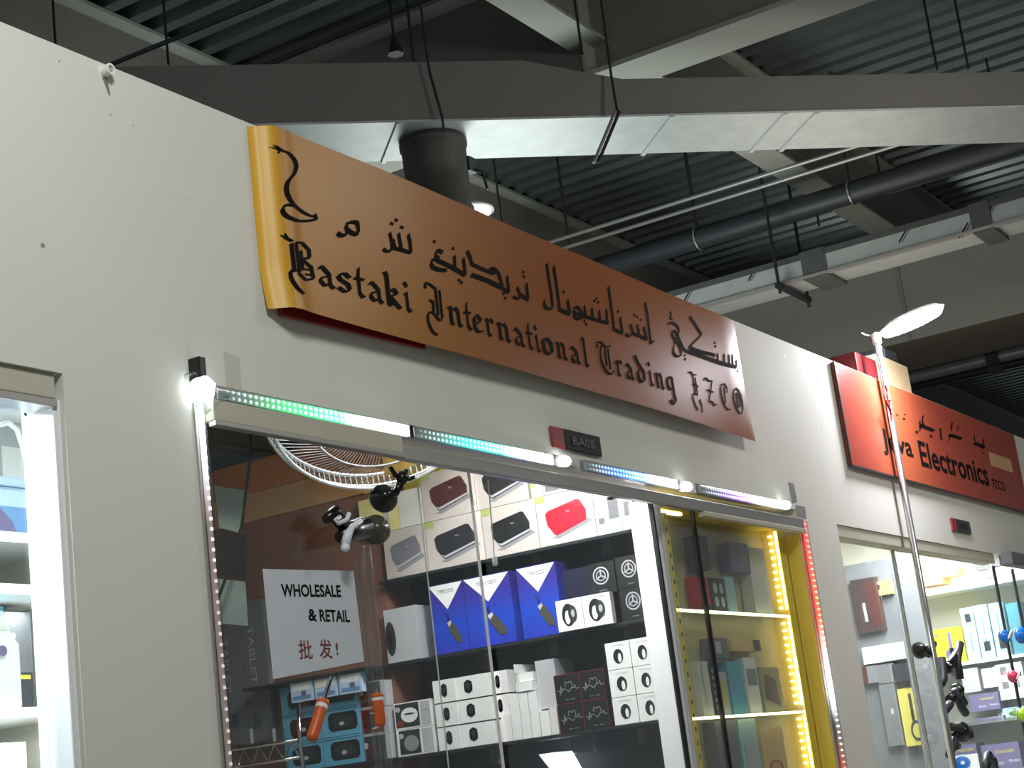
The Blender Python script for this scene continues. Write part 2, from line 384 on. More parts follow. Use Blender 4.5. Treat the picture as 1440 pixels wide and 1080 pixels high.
for px, py in ((1100, 160), (938, 168), (1145, 158), (560, 170)):
    a = tt_of(atZ(px, py, ZU))
    M('galvanised').hexa([dpt(S0-0.02, a-0.012, ZU-0.024), dpt(S0-0.02, a+0.012, ZU-0.024), dpt(S1+0.02, a+0.012, ZU-0.024), dpt(S1+0.02, a-0.012, ZU-0.024)],
        [dpt(S0-0.02, a-0.012, ZU-0.01), dpt(S0-0.02, a+0.012, ZU-0.01), dpt(S1+0.02, a+0.012, ZU-0.01), dpt(S1+0.02, a-0.012, ZU-0.01)]).build('seam', t)
# round drop under the duct
pc = atZ(606, 200, ZU); pc = dpt((S0+S1)/2, tt_of(pc), ZU-0.024)
rad = 47/FPX*(pc-EYE).dot(FW)
t = thing('duct_drop', 'dark round duct stub hanging under the diagonal duct with a lever', 'duct', (pc.x, pc.y, pc.z-0.40))
M('drum').lathe(pc, (0, 0, -1), [(0, rad*1.02), (0.03, rad*1.02), (0.035, rad*0.97), (0.38, rad*0.93), (0.385, rad*1.0), (0.42, rad*1.0)], 32).build('stub', t, smooth=True)
q = pc + RT*rad*0.98 + Vector((0, 0, -0.13))
lv = M('pipe_dark').box(q+Vector((-0.02, -0.02, -0.03)), q+Vector((0.05, 0.02, 0.05))).build('damper_box', t)
M('rod').tube([q+Vector((0.03, 0, 0)), q+RT*0.07+Vector((0, 0, -0.03)), q+RT*0.085+Vector((0, 0, -0.13))], 0.008, 6).build('lever', lv)
# white round ceiling lamp whose rim shows over the banner
pl = atY(664, 299, 6.1); rl = 0.165
t = thing('round_lamp', 'white round lamp rim peeking above the orange banner', 'lamp', pl-Vector((0, 0, 0.03)))
M('white_gloss').lathe(pl+Vector((0, 0, 0.0)), (0, 0, 1), [(0, rl), (0.02, rl), (0.05, rl*0.7)], 28).build('housing', t, smooth=True)
M('led_soft').lathe(pl-Vector((0, 0, 0.012)), (0, 0, 1), [(0, rl*0.85), (0.012, rl*0.88)], 28).build('diffuser', t)
M('rod').tube([pl+Vector((0, 0, 0.05)), (pl.x, pl.y, ZD)], 0.006, 6).build('drop_rod', t)

# the second duct further along
ZV = 5.0
x_a = atZ(1100, 397.8, ZV).x; x_b = atZ(1275, 371, ZV).x; ztop = atX(1220, 333, x_a).z
t = thing('air_duct', 'grey insulated rectangular air duct with dark joint bands behind the pole lamp', 'duct', ((x_a+x_b)/2, 3, ZV))
M('galvanised').box((x_a, -4, ZV), (x_b, 9, ztop)).build('casing', t)
mb = M('aluminium').box((x_a-0.02, -4, ZV-0.02), (x_a+0.03, 9, ZV)); mb.build('edge_angle', t)
mb = M('duct_band').box((x_a-0.006, -4, ztop-0.035), (x_a+0.03, 9, ztop+0.01)); mb.build('top_angle', t)
for px0, px1 in ((1127, 1162), (1365, 1395)):
    ya = atX(px0, 370 if px0 < 1200 else 310, x_a).y; yb = atX(px1, 370 if px0 < 1200 else 310, x_a).y
    M('duct_band').box((x_a-0.012, yb, ZV-0.03), (x_b+0.012, ya, ztop+0.02)).build('joint_band', t)
fd = Fr((x_a, 0, 0), (0, -1, 0), (0, 0, 1), 0.002)
for px, py in ((1270, 331), (1058, 385), (1355, 324), (965, 418), (1397, 287)):
    p = atX(px, py, x_a); mb = MB()
    fd.line(mb, 'black', [(-p.y-0.04, p.z-0.045), (-p.y+0.04, p.z+0.045)], 0.012); fd.line(mb, 'black', [(-p.y-0.02, p.z-0.05), (-p.y+0.06, p.z+0.04)], 0.006)
    mb.build('stencil_mark', t)
# duct hangers: trapeze with two rods
p = atX(1103, 410, x_a); yy = p.y
t = thing('duct_hanger', 'thin trapeze hanger under the grey insulated duct', 'hanger', ((x_a+x_b)/2, yy, ZV-0.09))
M('rod').box((x_a-0.12, yy-0.02, ZV-0.06), (x_b+0.12, yy+0.02, ZV-0.022)).build('cross_bar', t)
for xx in (x_a-0.09, x_b+0.09): M('rod').tube([(xx, yy, ZV-0.1), (xx, yy, ZD)], 0.012, 6).build('rod', t)

# ------------------------------------------------------------------ pipes, conduits and rods
def hang_pipe(label, X, z, r, y0, y1, mat, rods, clamp=True, group=None):
    t = thing('ceiling_pipe', label, 'pipe', (X, (y0+y1)/2, z-r), group)
    M(mat).tube([(X, y0, z), (X, y1, z)], r, 14).build('pipe', t, smooth=True)
    for yy in rods:
        if clamp: M('rod_light').tube([(X+math.cos(a)*(r+0.006), yy, z+math.sin(a)*(r+0.006)) for a in [PI/2+2*PI*k/12 for k in range(13)]], 0.008, 5).build('clamp', t)
        M('rod').tube([(X, yy, z+r), (X, yy, ZD)], 0.008, 6).build('rod', t)
    return t
zp = 5.55
X1 = atZ(1100, 300, zp).x
ycl = [atX(982, 335, X1).y, atX(1198, 275, X1).y]
hang_pipe('thick dark pipe running parallel to the grey duct, bright pipe clamps', X1, zp, 0.085, -4, 10, 'pipe_dark', ycl)
zq = 5.7
for k, (px, py, lab) in enumerate(((1100, 238, 'upper thin conduit of the pair slanting behind the diagonal duct'), (1100, 253.5, 'lower thin conduit of the pair slanting behind the diagonal duct'))):
    Xq = atZ(px, py, zq).x
    hang_pipe(lab, Xq, zq, 0.016, -4, 10, 'rod_light', [atX(975, 282+14*k, Xq).y, atX(800, 340+8*k, Xq).y], False)
Xq = atZ(1360, 238, 5.7).x; hang_pipe('thin conduit at the right edge above the grey duct', Xq, 5.7, 0.014, -4, 3.6, 'rod_light', [atX(1415, 222, Xq).y], False)
# fluorescent-style twin bar dangling under the diagonal duct
top = atS(868, 157, S0-0.1); 
low = Vector((top.x, top.y, 0)); v = atS(838, 229, S0-0.22)
t = thing('hanging_bar', 'twin metal bar dangling from a wire below the diagonal duct', 'bar', v)
for k in (-1, 1):
    M('rod_light' if k < 0 else 'rod').tube([top+RT*0.011*k, v+RT*0.011*k], 0.010, 6).build('bar', t)
M('rod').tube([top, atS(860, 110, S0-0.06), atS(845, 0, S0-0.06), atS(841, -60, S0-0.06)+Vector((0, 0, 0.6))], 0.007, 6).build('wire', t)
# loose drop rods and the wire on the duct drop
rods = [((78, 62), 5.7, 'leftmost thin drop rod in front of the roof beam'), ((237, 91), 5.6, 'thin drop rod standing over the left end of the diagonal duct'),
        ((556, 72), 5.75, 'thin drop rod with a bracket above the duct drop'), ((582, 88), 5.7, 'thin drop rod just right of the bracketed rod'),
        ((819, 78), 5.6, 'drop rod crossing the pale underside of the roof beam')]
rods += [((706, 318), 5.5, 'thin drop rod just right of the round white lamp rim'), ((1318, 98), 5.8, 'left one of two short rods before the bright ribs at upper right'), ((1362, 97), 5.8, 'right one of two short rods before the bright ribs at upper right'), ((1152, 318), 5.6, 'thin rod dropping beside the dark joint band of the grey duct'), ((1240, 262), 5.7, 'thin rod dropping past the far beam web above the grey duct')]
for k, (b, z, lab) in enumerate(rods):
    P = atZ(*b, z); mb = M('rod').tube([P, (P.x, P.y, ZD)], 0.008, 6)
    if k == 2: mb.tube([P+Vector((0, 0, -0.02)), P+Vector((0, 0, 0.10))], [0.05, 0.012], 6)
    tag(mb.build('drop_rod'), lab, 'rod')
wire = [atS(600, 75, S0-0.05), atS(604, 100, S0-0.05), atS(622, 165, S0-0.05), atS(624, 185, S0-0.04)]
tag(M('rod').tube([wire[0]+Vector((0, 0, 0.8))]+wire+[], 0.007, 6).build('hanging_wire'), 'thin wire hanging over the diagonal duct onto the round stub', 'wire')
a = atZ(158, 90, 4.6); b = atZ(330, 20, 4.6); b = a+(b-a)*2.2
tag(M('pipe_dark').tube([a-(b-a)*0.5, b], 0.010, 8).build('cable_run'), 'dark cable run slanting past the wall top at upper left', 'cable')
# far bay seen under the soffit: pipes at lower right
for px, py, z, r, mat, lab in ((1400, 503, 5.6, 0.07, 'galvanised', 'grey far pipe just under the soffit at right'), (1400, 517, 5.5, 0.05, 'pipe_dark', 'dark far pipe below the soffit, above the red sign')):
    P = atZ(px, py, z)
    t = thing('ceiling_pipe', lab, 'pipe', (P.x, 4, z))
    M(mat).tube([(P.x, -2, z), (P.x, 12, z)], r, 12).build('pipe', t, smooth=True)
    for yy in (3.2, 4.6, 6.0):
        M('duct_band').tube([(P.x, yy-0.07, z), (P.x, yy+0.07, z)], r*1.35, 12).build('collar', t)
        M('rod').tube([(P.x, yy, z+r), (P.x, yy, ZD)], 0.012, 6).build('rod', t)

# ================================================================== ORANGE BANNER
YB = 2.548
def ban_y(x, z):
    y = YB
    if x < 3.292: y = YB + 0.048*min(1, (3.292-x)/0.04)**1.25
    y -= 0.004*math.exp(-((x-3.33)/0.03)**2)
    if x > 6.05: y += 0.03*((x-6.05)/0.2)**2*0.6*(1-max(0, (2.98-z))*2.2) - 0.02*max(0, (x-6.15)/0.1)*max(0, 2.98-z)*3
    if z < 2.98 and x < 3.9: y -= 0.010*((2.98-z)/0.1)*max(0, (3.9-x)/0.55)
    y += 0.003*math.sin(x*5.1+z*3)
    return min(y, D-0.004)
bl, br_ = (3.245, 3.372), (6.235, 3.352)          # top left, top right (x, z)
cl, cr = (3.245, 2.868), (6.215, 2.852)
t_ban = thing('shop_banner', 'wide orange vinyl shop banner with black Arabic and gothic lettering', 'banner', (4.74, YB, 2.85))
NX, NZ = 300, 14
vs = []; fs = []
for i in range(NX+1):
    u = i/NX
    for j in range(NZ+1):
        v = j/NZ
        x = (cl[0]+(cr[0]-cl[0])*u)*(1-v)+(bl[0]+(br_[0]-bl[0])*u)*v
        if u > 0.97: x += 0.03*((u-0.97)/0.03)*(0.35-v)*1.4
        zb_ = cl[1]+(cr[1]-cl[1])*u + 0.012*math.sin(PI*u); zt_ = bl[1]+(br_[1]-bl[1])*u + 0.004*math.sin(PI*u*2)
        z = zb_*(1-v)+zt_*v
        vs.append((x, ban_y(x, z), z))
for i in range(NX):
    for j in range(NZ): a = i*(NZ+1)+j; fs.append((a, a+NZ+1, a+NZ+2, a+1))
mb = M('banner_print_lit').add(vs, fs).add([Vector(v)+Vector((0, 0.002, 0)) for v in vs], [f[::-1] for f in fs])
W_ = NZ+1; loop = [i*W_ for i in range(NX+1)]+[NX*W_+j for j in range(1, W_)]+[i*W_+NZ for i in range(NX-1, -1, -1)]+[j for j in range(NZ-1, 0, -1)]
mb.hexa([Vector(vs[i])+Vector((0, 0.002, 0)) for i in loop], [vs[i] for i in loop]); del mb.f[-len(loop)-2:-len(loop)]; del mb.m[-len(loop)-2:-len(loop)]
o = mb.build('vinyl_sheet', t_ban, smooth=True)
mb = M('sign_red'); q = [(3.275, 2.872), (4.0, 2.86), (4.0, 2.9), (3.275, 2.9)]
mb.prism([(3.30, D-0.018, 2.861), (3.95, D-0.018, 2.876), (3.95, D-0.018, 2.93), (3.30, D-0.018, 2.93)], (0, 0.012, 0)); mb.build('red_backing', t_ban)

def nib(mb, pts, n, conv):
    for (a, b), (c, d) in zip(pts, pts[1:]):
        q = [(a-n[0], b-n[1]), (a+n[0], b+n[1]), (c+n[0], d+n[1]), (c-n[0], d-n[1])]
        ar = sum(q[i][0]*q[(i+1) % 4][1]-q[(i+1) % 4][0]*q[i][1] for i in range(4))
        if ar < 0: q.reverse()
        mb.add([conv(*p) for p in q], [(0, 1, 2, 3)])
def curve(pts, n=6):
    """Catmull-Rom through the points"""
    P = [pts[0]]+list(pts)+[pts[-1]]; out = []
    for i in range(1, len(P)-2):
        for k in range(n):
            t = k/n; p0, p1, p2, p3 = P[i-1:i+3]
            out.append(tuple(0.5*(2*p1[c]+(p2[c]-p0[c])*t+(2*p0[c]-5*p1[c]+4*p2[c]-p3[c])*t*t+(3*p1[c]-p0[c]-3*p2[c]+p3[c])*t**3) for c in (0, 1)))
    return out+[pts[-1]]
def onban(x, z): return Vector((x, ban_y(x, z)-0.0013, z))
# gothic alphabet: broad-nib strokes, unit = x-height, (strokes, width)
C_ = curve
G = {
 'a': ([[(.1,.78),(.32,.98),(.55,.82),(.78,.66),(.78,.12),(.98,0)], [(.72,.58),(.22,.36),(.18,.2),(.42,.0),(.76,.24)]], 1.0),
 's': ([[(.85,.82),(.58,1.0),(.22,.78),(.3,.6),(.72,.45),(.8,.22),(.5,0),(.15,.16)]], 1.0),
 't': ([[(.5,1.5),(.42,1.1),(.42,.2),(.62,0),(.85,.14)], [(.1,.9),(.85,.95)]], .9),
 'k': ([[(.2,1.75),(.3,1.6),(.3,.15),(.42,0)], [(.3,.62),(.62,.98),(.82,.74),(.38,.5),(.78,.14),(.95,0)]], 1.0),
 'i': ([[(.15,.8),(.4,.98),(.4,.14),(.6,0),(.75,.12)], [(.28,1.52),(.5,1.3)]], .75),
 'n': ([[(.05,.82),(.28,.98),(.28,.1),(.42,0)], [(.28,.74),(.66,1.0),(.84,.78),(.84,.14),(1.02,0)]], 1.05),
 'e': ([[(.3,.42),(.74,.72),(.48,1.0),(.22,.76),(.22,.2),(.46,0),(.85,.2)]], .95),
 'r': ([[(.05,.82),(.3,.98),(.3,.12),(.46,0),(.62,.1)], [(.3,.72),(.6,1.0),(.85,.84)]], .9),
 'o': ([[(.24,.82),(.24,.2),(.5,0),(.8,.2),(.8,.76),(.5,1.0),(.24,.82)]], 1.0),
 'l': ([[(.2,1.75),(.38,1.6),(.38,.14),(.55,0),(.7,.12)]], .7),
 'd': ([[(.1,1.7),(.4,1.2),(.82,.78),(.82,.2),(.5,0),(.22,.2),(.22,.66),(.55,.94)]], 1.0),
 'g': ([[(.82,.98),(.5,1.0),(.22,.8),(.22,.3),(.46,.1),(.78,.28)], [(.82,.98),(.82,-.25),(.95,-.55),(.6,-.85),(.25,-.6)]], 1.0),
 'B': ([[(.02,1.98),(.12,1.8),(.35,1.72)], [(.3,1.6),(.3,.2)], [(.52,1.7),(.52,.25)], [(.5,1.72),(.82,1.85),(1.12,1.6),(1.12,1.2),(.72,1.0),(1.15,.75),(1.2,.2),(.8,-.02),(.48,.2)], [(.72,1.4),(.72,.45)],
        [(.85,.55),(1.1,.6)], [(.85,.3),(1.1,.35)], C_([(.42,.3),(.15,.2),(.12,-.2),(.3,-.6),(.55,-.8)])], 1.3),
 'I': ([C_([(.1,1.55),(.12,1.85),(.4,1.85),(.75,1.7)]), [(.75,1.75),(.75,.25)], [(1.0,1.7),(1.0,.2)], [(.3,1.0),(.5,.9),(.48,.4)], C_([(1.0,.2),(.8,.0),(.45,.3),(.15,.25),(.05,-.2),(.25,-.7),(.55,-.85)])], 1.15),
 'T': ([C_([(.02,1.4),(.1,1.75),(.45,1.85),(.8,1.65),(1.3,1.8)]), C_([(.45,1.7),(.25,1.2),(.25,.6),(.6,.05),(1.0,-.05),(1.35,.25)]), [(.8,1.6),(.7,1.3),(.7,.4)], [(1.0,1.55),(1.0,.25)]], 1.35),
 'F': ([C_([(.0,1.75),(.3,1.9),(.6,1.75),(1.1,1.85)]), [(.6,1.75),(.55,.5)], [(.85,1.6),(.8,.4)], [(.35,1.05),(1.1,1.0)], C_([(.8,.35),(.4,.4),(.1,.2),(.2,-.3),(.5,-.75)]), C_([(1.0,.1),(1.15,-.3),(1.1,-.8)])], 1.2),
 'Z': ([C_([(.1,1.6),(.3,1.85),(.7,1.7),(1.05,1.8)]), [(1.05,1.8),(.3,.15)], [(.3,1.0),(1.0,.95)], C_([(.25,.15),(.6,.22),(.9,.02),(1.2,.15)])], 1.2),
 'C': ([C_([(1.1,1.55),(.8,1.85),(.35,1.6),(.2,1.0),(.4,.3),(.8,.0),(1.15,.15)]), [(.7,1.6),(.6,.4)], [(1.1,1.5),(1.0,1.25)]], 1.2),
 'O': ([C_([(.65,1.85),(.25,1.5),(.15,.9),(.35,.25),(.7,.0),(1.05,.3),(1.2,.95),(1.05,1.55),(.65,1.85)]), [(.55,1.5),(.55,.4)], C_([(.65,1.5),(.9,1.1),(.85,.5)])], 1.3),
}
LET = [('B',3.345,3.462),('a',3.484,3.546),('s',3.565,3.626),('t',3.645,3.69),('a',3.709,3.768),('k',3.79,3.854),('i',3.876,3.91),
 ('I',3.985,4.065),('n',4.096,4.167),('t',4.188,4.225),('e',4.241,4.29),('r',4.304,4.353),('n',4.372,4.447),('a',4.479,4.534),('t',4.556,4.595),('i',4.612,4.64),('o',4.662,4.718),('n',4.746,4.811),('a',4.843,4.9),('l',4.933,4.962),
 ('T',5.036,5.14),('r',5.157,5.2),('a',5.23,5.28),('d',5.31,5.367),('i',5.405,5.435),('n',5.455,5.518),('g',5.556,5.61),('F',5.762,5.84),('Z',5.9,5.992),('C',6.045,6.118),('O',6.163,6.26)]
KB = (YB)/2.59
mb = M('ink'); XH = 0.057
for ch, x0, x1 in LET:
    st, wd = G[ch]; base = 2.982-0.003*(x0-3.3)
    u0 = min(p[0] for q in st for p in q)-.09; u1 = max(p[0] for q in st for p in q)+.09; sx = (x1-x0+.012)/(u1-u0); x0 -= .006
    mb = M('ink')
    for s in st:
        bg = ch.isupper(); cvf = lambda u, v: onban((x0+(u-u0)*sx)*KB, 1.6+(base+v*XH-1.6)*KB)
        nib(mb, s, (.095, .07) if bg else (.14, .095), cvf); nib(mb, s, (-.02, .04), cvf)
    mb.build('gothic_letter', t_ban)
# arabic lettering: the sign painter's strokes
mb = M('ink')
def Acv(ox, oy, sc):
    def f(x, y): p = atY(ox+x/sc, oy+y/sc, YB); return (p.x, p.z)
    return f
def astroke(cv, pts, n=(.010, .0075), cur=True):
    P = [cv(*p) for p in pts]; P = curve(P, 5) if cur and len(P) > 2 else P
    nib(mb, P, n, onban); nib(mb, P, (-.0015, .003), onban)
def dots(cv, pts, r=.0065):
    for p in pts:
        x, z = cv(*p); nib(mb, [(x-r, z), (x+r, z-.001)], (.004, .005), onban)
c3 = Acv(360, 160, 7.2); c4 = Acv(380, 300, 6); c5 = Acv(580, 340, 6); c6 = Acv(740, 360, 6); c7 = Acv(880, 430, 5.685)
astroke(c3, [(185,318),(250,370),(330,400),(395,470),(410,540),(385,610),(325,680),(305,750),(320,830),(370,910),(440,965),(520,1015),(610,1045)], (.011,.004))
astroke(c3, [(400,930),(310,925),(270,960),(290,1020),(350,1060),(430,1085)], (.009,.006))
astroke(c3, [(430,1085),(540,1080),(620,1065)], (.009,.004)); astroke(c3, [(600,1010),(625,1070)], (.006,.004), False); astroke(c3, [(225,395),(240,375)], (.006,.003), False)
mb.build('arabic_letters', t_ban); mb = M('ink')
astroke(c4, [(570,165),(600,185),(640,180),(650,140),(640,95),(680,75),(730,80),(740,120),(740,175),(690,165),(655,140)], (.009,.008))
mb.build('arabic_letters', t_ban); mb = M('ink')
astroke(c4, [(950,300),(985,325),(1020,300),(1015,220),(1000,165)], (.008,.006)); astroke(c4, [(1015,290),(1100,310),(1180,335),(1170,240),(1155,180)], (.009,.007), False)
astroke(c4, [(1100,310),(1085,230),(1075,170)], (.009,.006), False); astroke(c4, [(1050,300),(1030,220)], (.007,.005), False); dots(c4, [(1018,88), (1055,58), (1102,120)], .008)
mb.build('arabic_letters', t_ban); mb = M('ink')
astroke(c5, [(245,95),(200,75),(185,120),(215,150),(160,155),(150,200),(200,235),(280,245)], (.009,.008)); dots(c5, [(175,0)])
astroke(c5, [(200,160),(300,205),(440,285),(430,200),(420,140)], (.010,.008), False); astroke(c5, [(350,230),(345,120)], (.010,.006), False); dots(c5, [(335,58),(385,325),(405,345)])
astroke(c5, [(455,80),(480,130),(495,190),(580,230),(690,270),(705,240),(680,225),(650,225)], (.010,.007), False); astroke(c5, [(490,280),(620,325),(740,380)], (.010,.009), False)
astroke(c5, [(680,225),(720,260),(745,330),(760,380)], (.010,.007)); astroke(c5, [(740,380),(815,430),(800,290)], (.010,.007), False); dots(c5, [(768,438),(782,475)])
mb.build('arabic_letters', t_ban); mb = M('ink')
astroke(c5, [(850,460),(890,480),(910,450),(885,380)], (.008,.006)); astroke(c5, [(905,440),(980,490),(965,350)], (.010,.007), False); dots(c5, [(940,252),(945,292)])
mb.build('arabic_letters', t_ban); mb = M('ink')
astroke(c6, [(175,65),(195,200),(225,400),(215,445),(180,440),(155,405),(160,370)], (.0095,.006)); astroke(c6, [(232,85),(260,260),(285,450),(370,490),(350,370)], (.010,.008), False); dots(c6, [(317,300)])
mb.build('arabic_letters', t_ban); mb = M('ink')
astroke(c6, [(400,490),(430,530),(480,510),(430,430),(400,460),(430,490),(560,530),(690,570)], (.009,.007)); 
for x, y, h in ((500,510,90),(560,530,90),(620,550,90),(680,570,120)): astroke(c6, [(x,y),(x-12,y-h)], (.009,.006), False)
dots(c6, [(570,380),(587,358),(603,390),(490,548),(505,575)]); astroke(c6, [(685,260),(705,400),(735,620),(805,655),(785,520)], (.010,.007), False); dots(c6, [(765,468)])
mb.build('arabic_letters', t_ban); mb = M('ink')
astroke(c6, [(830,660),(860,680),(890,640),(870,580)], (.009,.006)); astroke(c6, [(880,650),(960,680),(1010,710),(985,600)], (.010,.007), False); astroke(c6, [(945,660),(930,580)], (.009,.006), False); dots(c6, [(905,498),(928,512),(962,540)])
mb.build('arabic_letters', t_ban); mb = M('ink')
astroke(c6, [(1000,395),(1020,520),(1045,740),(1075,715)], (.0105,.007), False)
mb.build('arabic_letters', t_ban); mb = M('ink')
astroke(c7, [(355,45),(365,75),(355,95),(375,110)], (.006,.004)); astroke(c7, [(335,150),(370,135),(415,165),(425,220),(390,300),(380,370),(410,405),(445,385),(430,320),(385,260),(370,215),(395,205),(430,270),(470,350),(520,370)], (.009,.006))
astroke(c7, [(515,85),(560,150),(610,230),(560,280),(510,330)], (.010,.006), False); astroke(c7, [(510,330),(600,365),(700,390),(710,410)], (.010,.008)); astroke(c7, [(500,365),(620,405),(760,455),(890,490)], (.010,.009))
for x, y, h in ((740,440,60),(790,455,70),(830,465,75),(860,475,85),(895,490,60)): astroke(c7, [(x,y),(x-5,y-h)], (.009,.006), False)
dots(c7, [(715,295),(720,322),(475,395),(478,425),(905,520)])
mb.build('arabic_letters', t_ban)

# ================================================================== SMALL THINGS ON THE FRONT WALL
p = atY(146, 101, D)
t = thing('wall_plug', 'white plastic pipe stub poking from the wall at upper left with a grey streak below', 'wall plug', (p.x, D-0.03, p.z-0.02))
mb = M('white')
n = 16
for k in range(n):
    a, b = 2*PI*k/n, 2*PI*(k+1)/n
    for r0, r1 in ((0.009, 0.014),):
        q = lambda ang, r, y: (p.x+r*math.cos(ang), y, p.z+r*math.sin(ang))
        mb.add([q(a, r1, D), q(b, r1, D), q(b, r1, D-0.024), q(a, r1, D-0.024)], [(0, 1, 2, 3)])
        mb.add([q(a, r1, D-0.024), q(b, r1, D-0.024), q(b, r0, D-0.024), q(a, r0, D-0.024)], [(0, 1, 2, 3)])
        mb.add([q(a, r0, D-0.024), q(b, r0, D-0.024), q(b, r0, D-0.01), q(a, r0, D-0.01)], [(0, 1, 2, 3)])
mb.build('stub', t)
M('cardboard').lathe((p.x, D-0.012, p.z), (0, -1, 0), [(0, 0.006), (0.01, 0.005)], 8).build('screw', t)
a = atY(143, 108, D); b = atY(150, 108, D); c = atY(154, 134, D)
mb = MB(); Fr((0, D, 0), (1, 0, 0), (0, 0, 1), 0.001).poly(mb, 'speaker_grey', [(a.x, a.z), (b.x, b.z), (c.x+0.002, c.z), (c.x-0.003, c.z)]); mb.build('grey_streak', t)  # plain grey streak running down from the stub

def plate(px, corners, label, digits):
    q = [atY(x, y, D-0.012) for x, y in corners]      # tl, tr, br, bl
    x0 = (q[0].x+q[3].x)/2; x1 = (q[1].x+q[2].x)/2; z1 = (q[0].z+q[1].z)/2; z0 = (q[2].z+q[3].z)/2
    t = thing('number_plate', label, 'sign', ((x0+x1)/2, D-0.012, z0))
    xm = x0+(x1-x0)*0.24
    M('plate_black').box((xm, D-0.012, z0), (x1, D-0.001, z1)).build('black_field', t, bevel=0.004)
    M('plate_red').box((x0, D-0.012, z0), (xm, D-0.001, z1)).build('red_field', t, bevel=0.004)
    mb = MB(); f = Fr((xm, D-0.0125, z0), (x1-xm, 0, 0), (0, 0, z1-z0))
    f.text(mb, 'plate_ink', digits, 0.2, 0.3, 0.8, 0.72, 1, 0.02); mb.build('digits', t)
plate(0, [(775, 600), (843, 612), (848, 641), (780, 630)], 'small red and black shop number plate under the orange banner', 'BA05')
plate(0, [(1338, 728), (1363, 733), (1367, 751), (1341, 747)], 'small dark red number plate under the red electronics sign', 'BA06')

# ------------------------------------------------------------------ LED tubes over the shop opening
def led_tube(px0, py0, px1, py1, label, stops, soft, bulb=None):
    Yl = 2.572
    a = atY(px0, py0, Yl); b = atY(px1, py1, Yl); z = (a.z+b.z)/2
    t = thing('led_tube', label, 'light strip', ((a.x+b.x)/2, Yl, z-0.018))
    M('aluminium').box((a.x-0.03, Yl+0.006, z-0.019), (b.x+0.03, D, z+0.019)).build('channel', t)
    emit_grad('led_'+label[:5], stops); emit_grad('glow_'+label[:5], soft)
    mb = M('led_'+label[:5]); L = b.x-a.x; n = int(L/0.021)
    for i in range(n):
        for dz in (-0.0075, 0.0075):
            x = a.x+L*(i+0.5)/n; r = 0.0042
            mb.add([(x+r*math.cos(2*PI*k/8), Yl+0.001, z+dz+r*math.sin(2*PI*k/8)) for k in range(8)], [tuple(range(8))])
    mb.build('diode_rows', t)
    M('glow_'+label[:5]).box((a.x, Yl+0.003, z-0.015), (b.x, Yl+0.006, z+0.015)).build('light_board', t)
    M('tube_plastic').tube([(a.x-0.02, Yl+0.004, z), (b.x+0.02, Yl+0.004, z)], 0.0185, 14, False).build('clear_tube', t, smooth=True)
    if bulb:
        c = atY(*bulb, Yl); M('led_white').lathe((c.x-0.022, Yl+0.004, c.z), (1, 0, 0), [(0, 0.008), (0.006, 0.018), (0.035, 0.018), (0.044, 0.008)], 12).build('end_cap_glow', t, smooth=True)
        M('aluminium').box((c.x-0.03, Yl+0.022, c.z-0.016), (c.x+0.03, D, c.z+0.016)).build('end_bracket', t)
def st(c0, c1, hot, w=1.0): return [(0, '#8a9090', 0.3), (0.10, '#e8ffff', 1.6), (0.35, c0, 5*w), (0.6, '#f4fffa', 16*w), (1, '#ffffff', 22*w)]
def so(c, w=1.0): return [(0, '#202624', 0.02), (0.15, c, 0.15*w), (0.4, c, 1.6*w), (0.6, c, 5*w), (0.82, '#d8fff0', 12*w), (1, '#ffffff', 18*w)]
led_tube(308, 553, 577, 605, 'green glowing LED tube, leftmost over the shop opening', st('#9dffd0', 0, 1), so('#10e070'))
led_tube(584, 608, 779, 646, 'cyan glowing LED tube, second from the left over the opening', st('#90fff4', 0, 1), so('#10dcd0'), (795, 648))
led_tube(824, 655, 954, 680.5, 'blue glowing LED tube, third from the left over the opening', st('#8cd8ff', 0, 1), so('#1070f0'), (967, 684))
led_tube(985, 688, 1100, 709, 'violet white LED tube, rightmost over the opening', st('#f0d8ff', 0, 1), so('#9a50e0'), (1106, 710))
# bulb and black stub at the upper left corner of the opening
c = atY(284, 546, 2.57)
t = thing('corner_bulb', 'bright white corner bulb with a black stub at the left end of the LED tubes', 'bulb', (c.x, 2.57, c.z-0.06))
M('led_white').lathe((c.x, 2.575, c.z-0.03), (0.25, 0, 1), [(0, 0.01), (0.012, 0.028), (0.045, 0.03), (0.06, 0.014)], 14).build('bulb', t, smooth=True)
q = atY(280, 535, 2.58); M('black_plastic').box((q.x-0.012, 2.565, q.z-0.005), (q.x+0.012, D, q.z+0.055)).build('stub', t, bevel=0.002)
M('tube_plastic').tube([(c.x-0.03, 2.575, c.z+0.03), (c.x-0.035, 2.57, c.z-0.02), (c.x, 2.565, c.z-0.05), (c.x+0.045, 2.575, c.z-0.02), (c.x+0.09, 2.58, c.z-0.012)], 0.016, 10).build('plastic_sleeve', t, smooth=True)
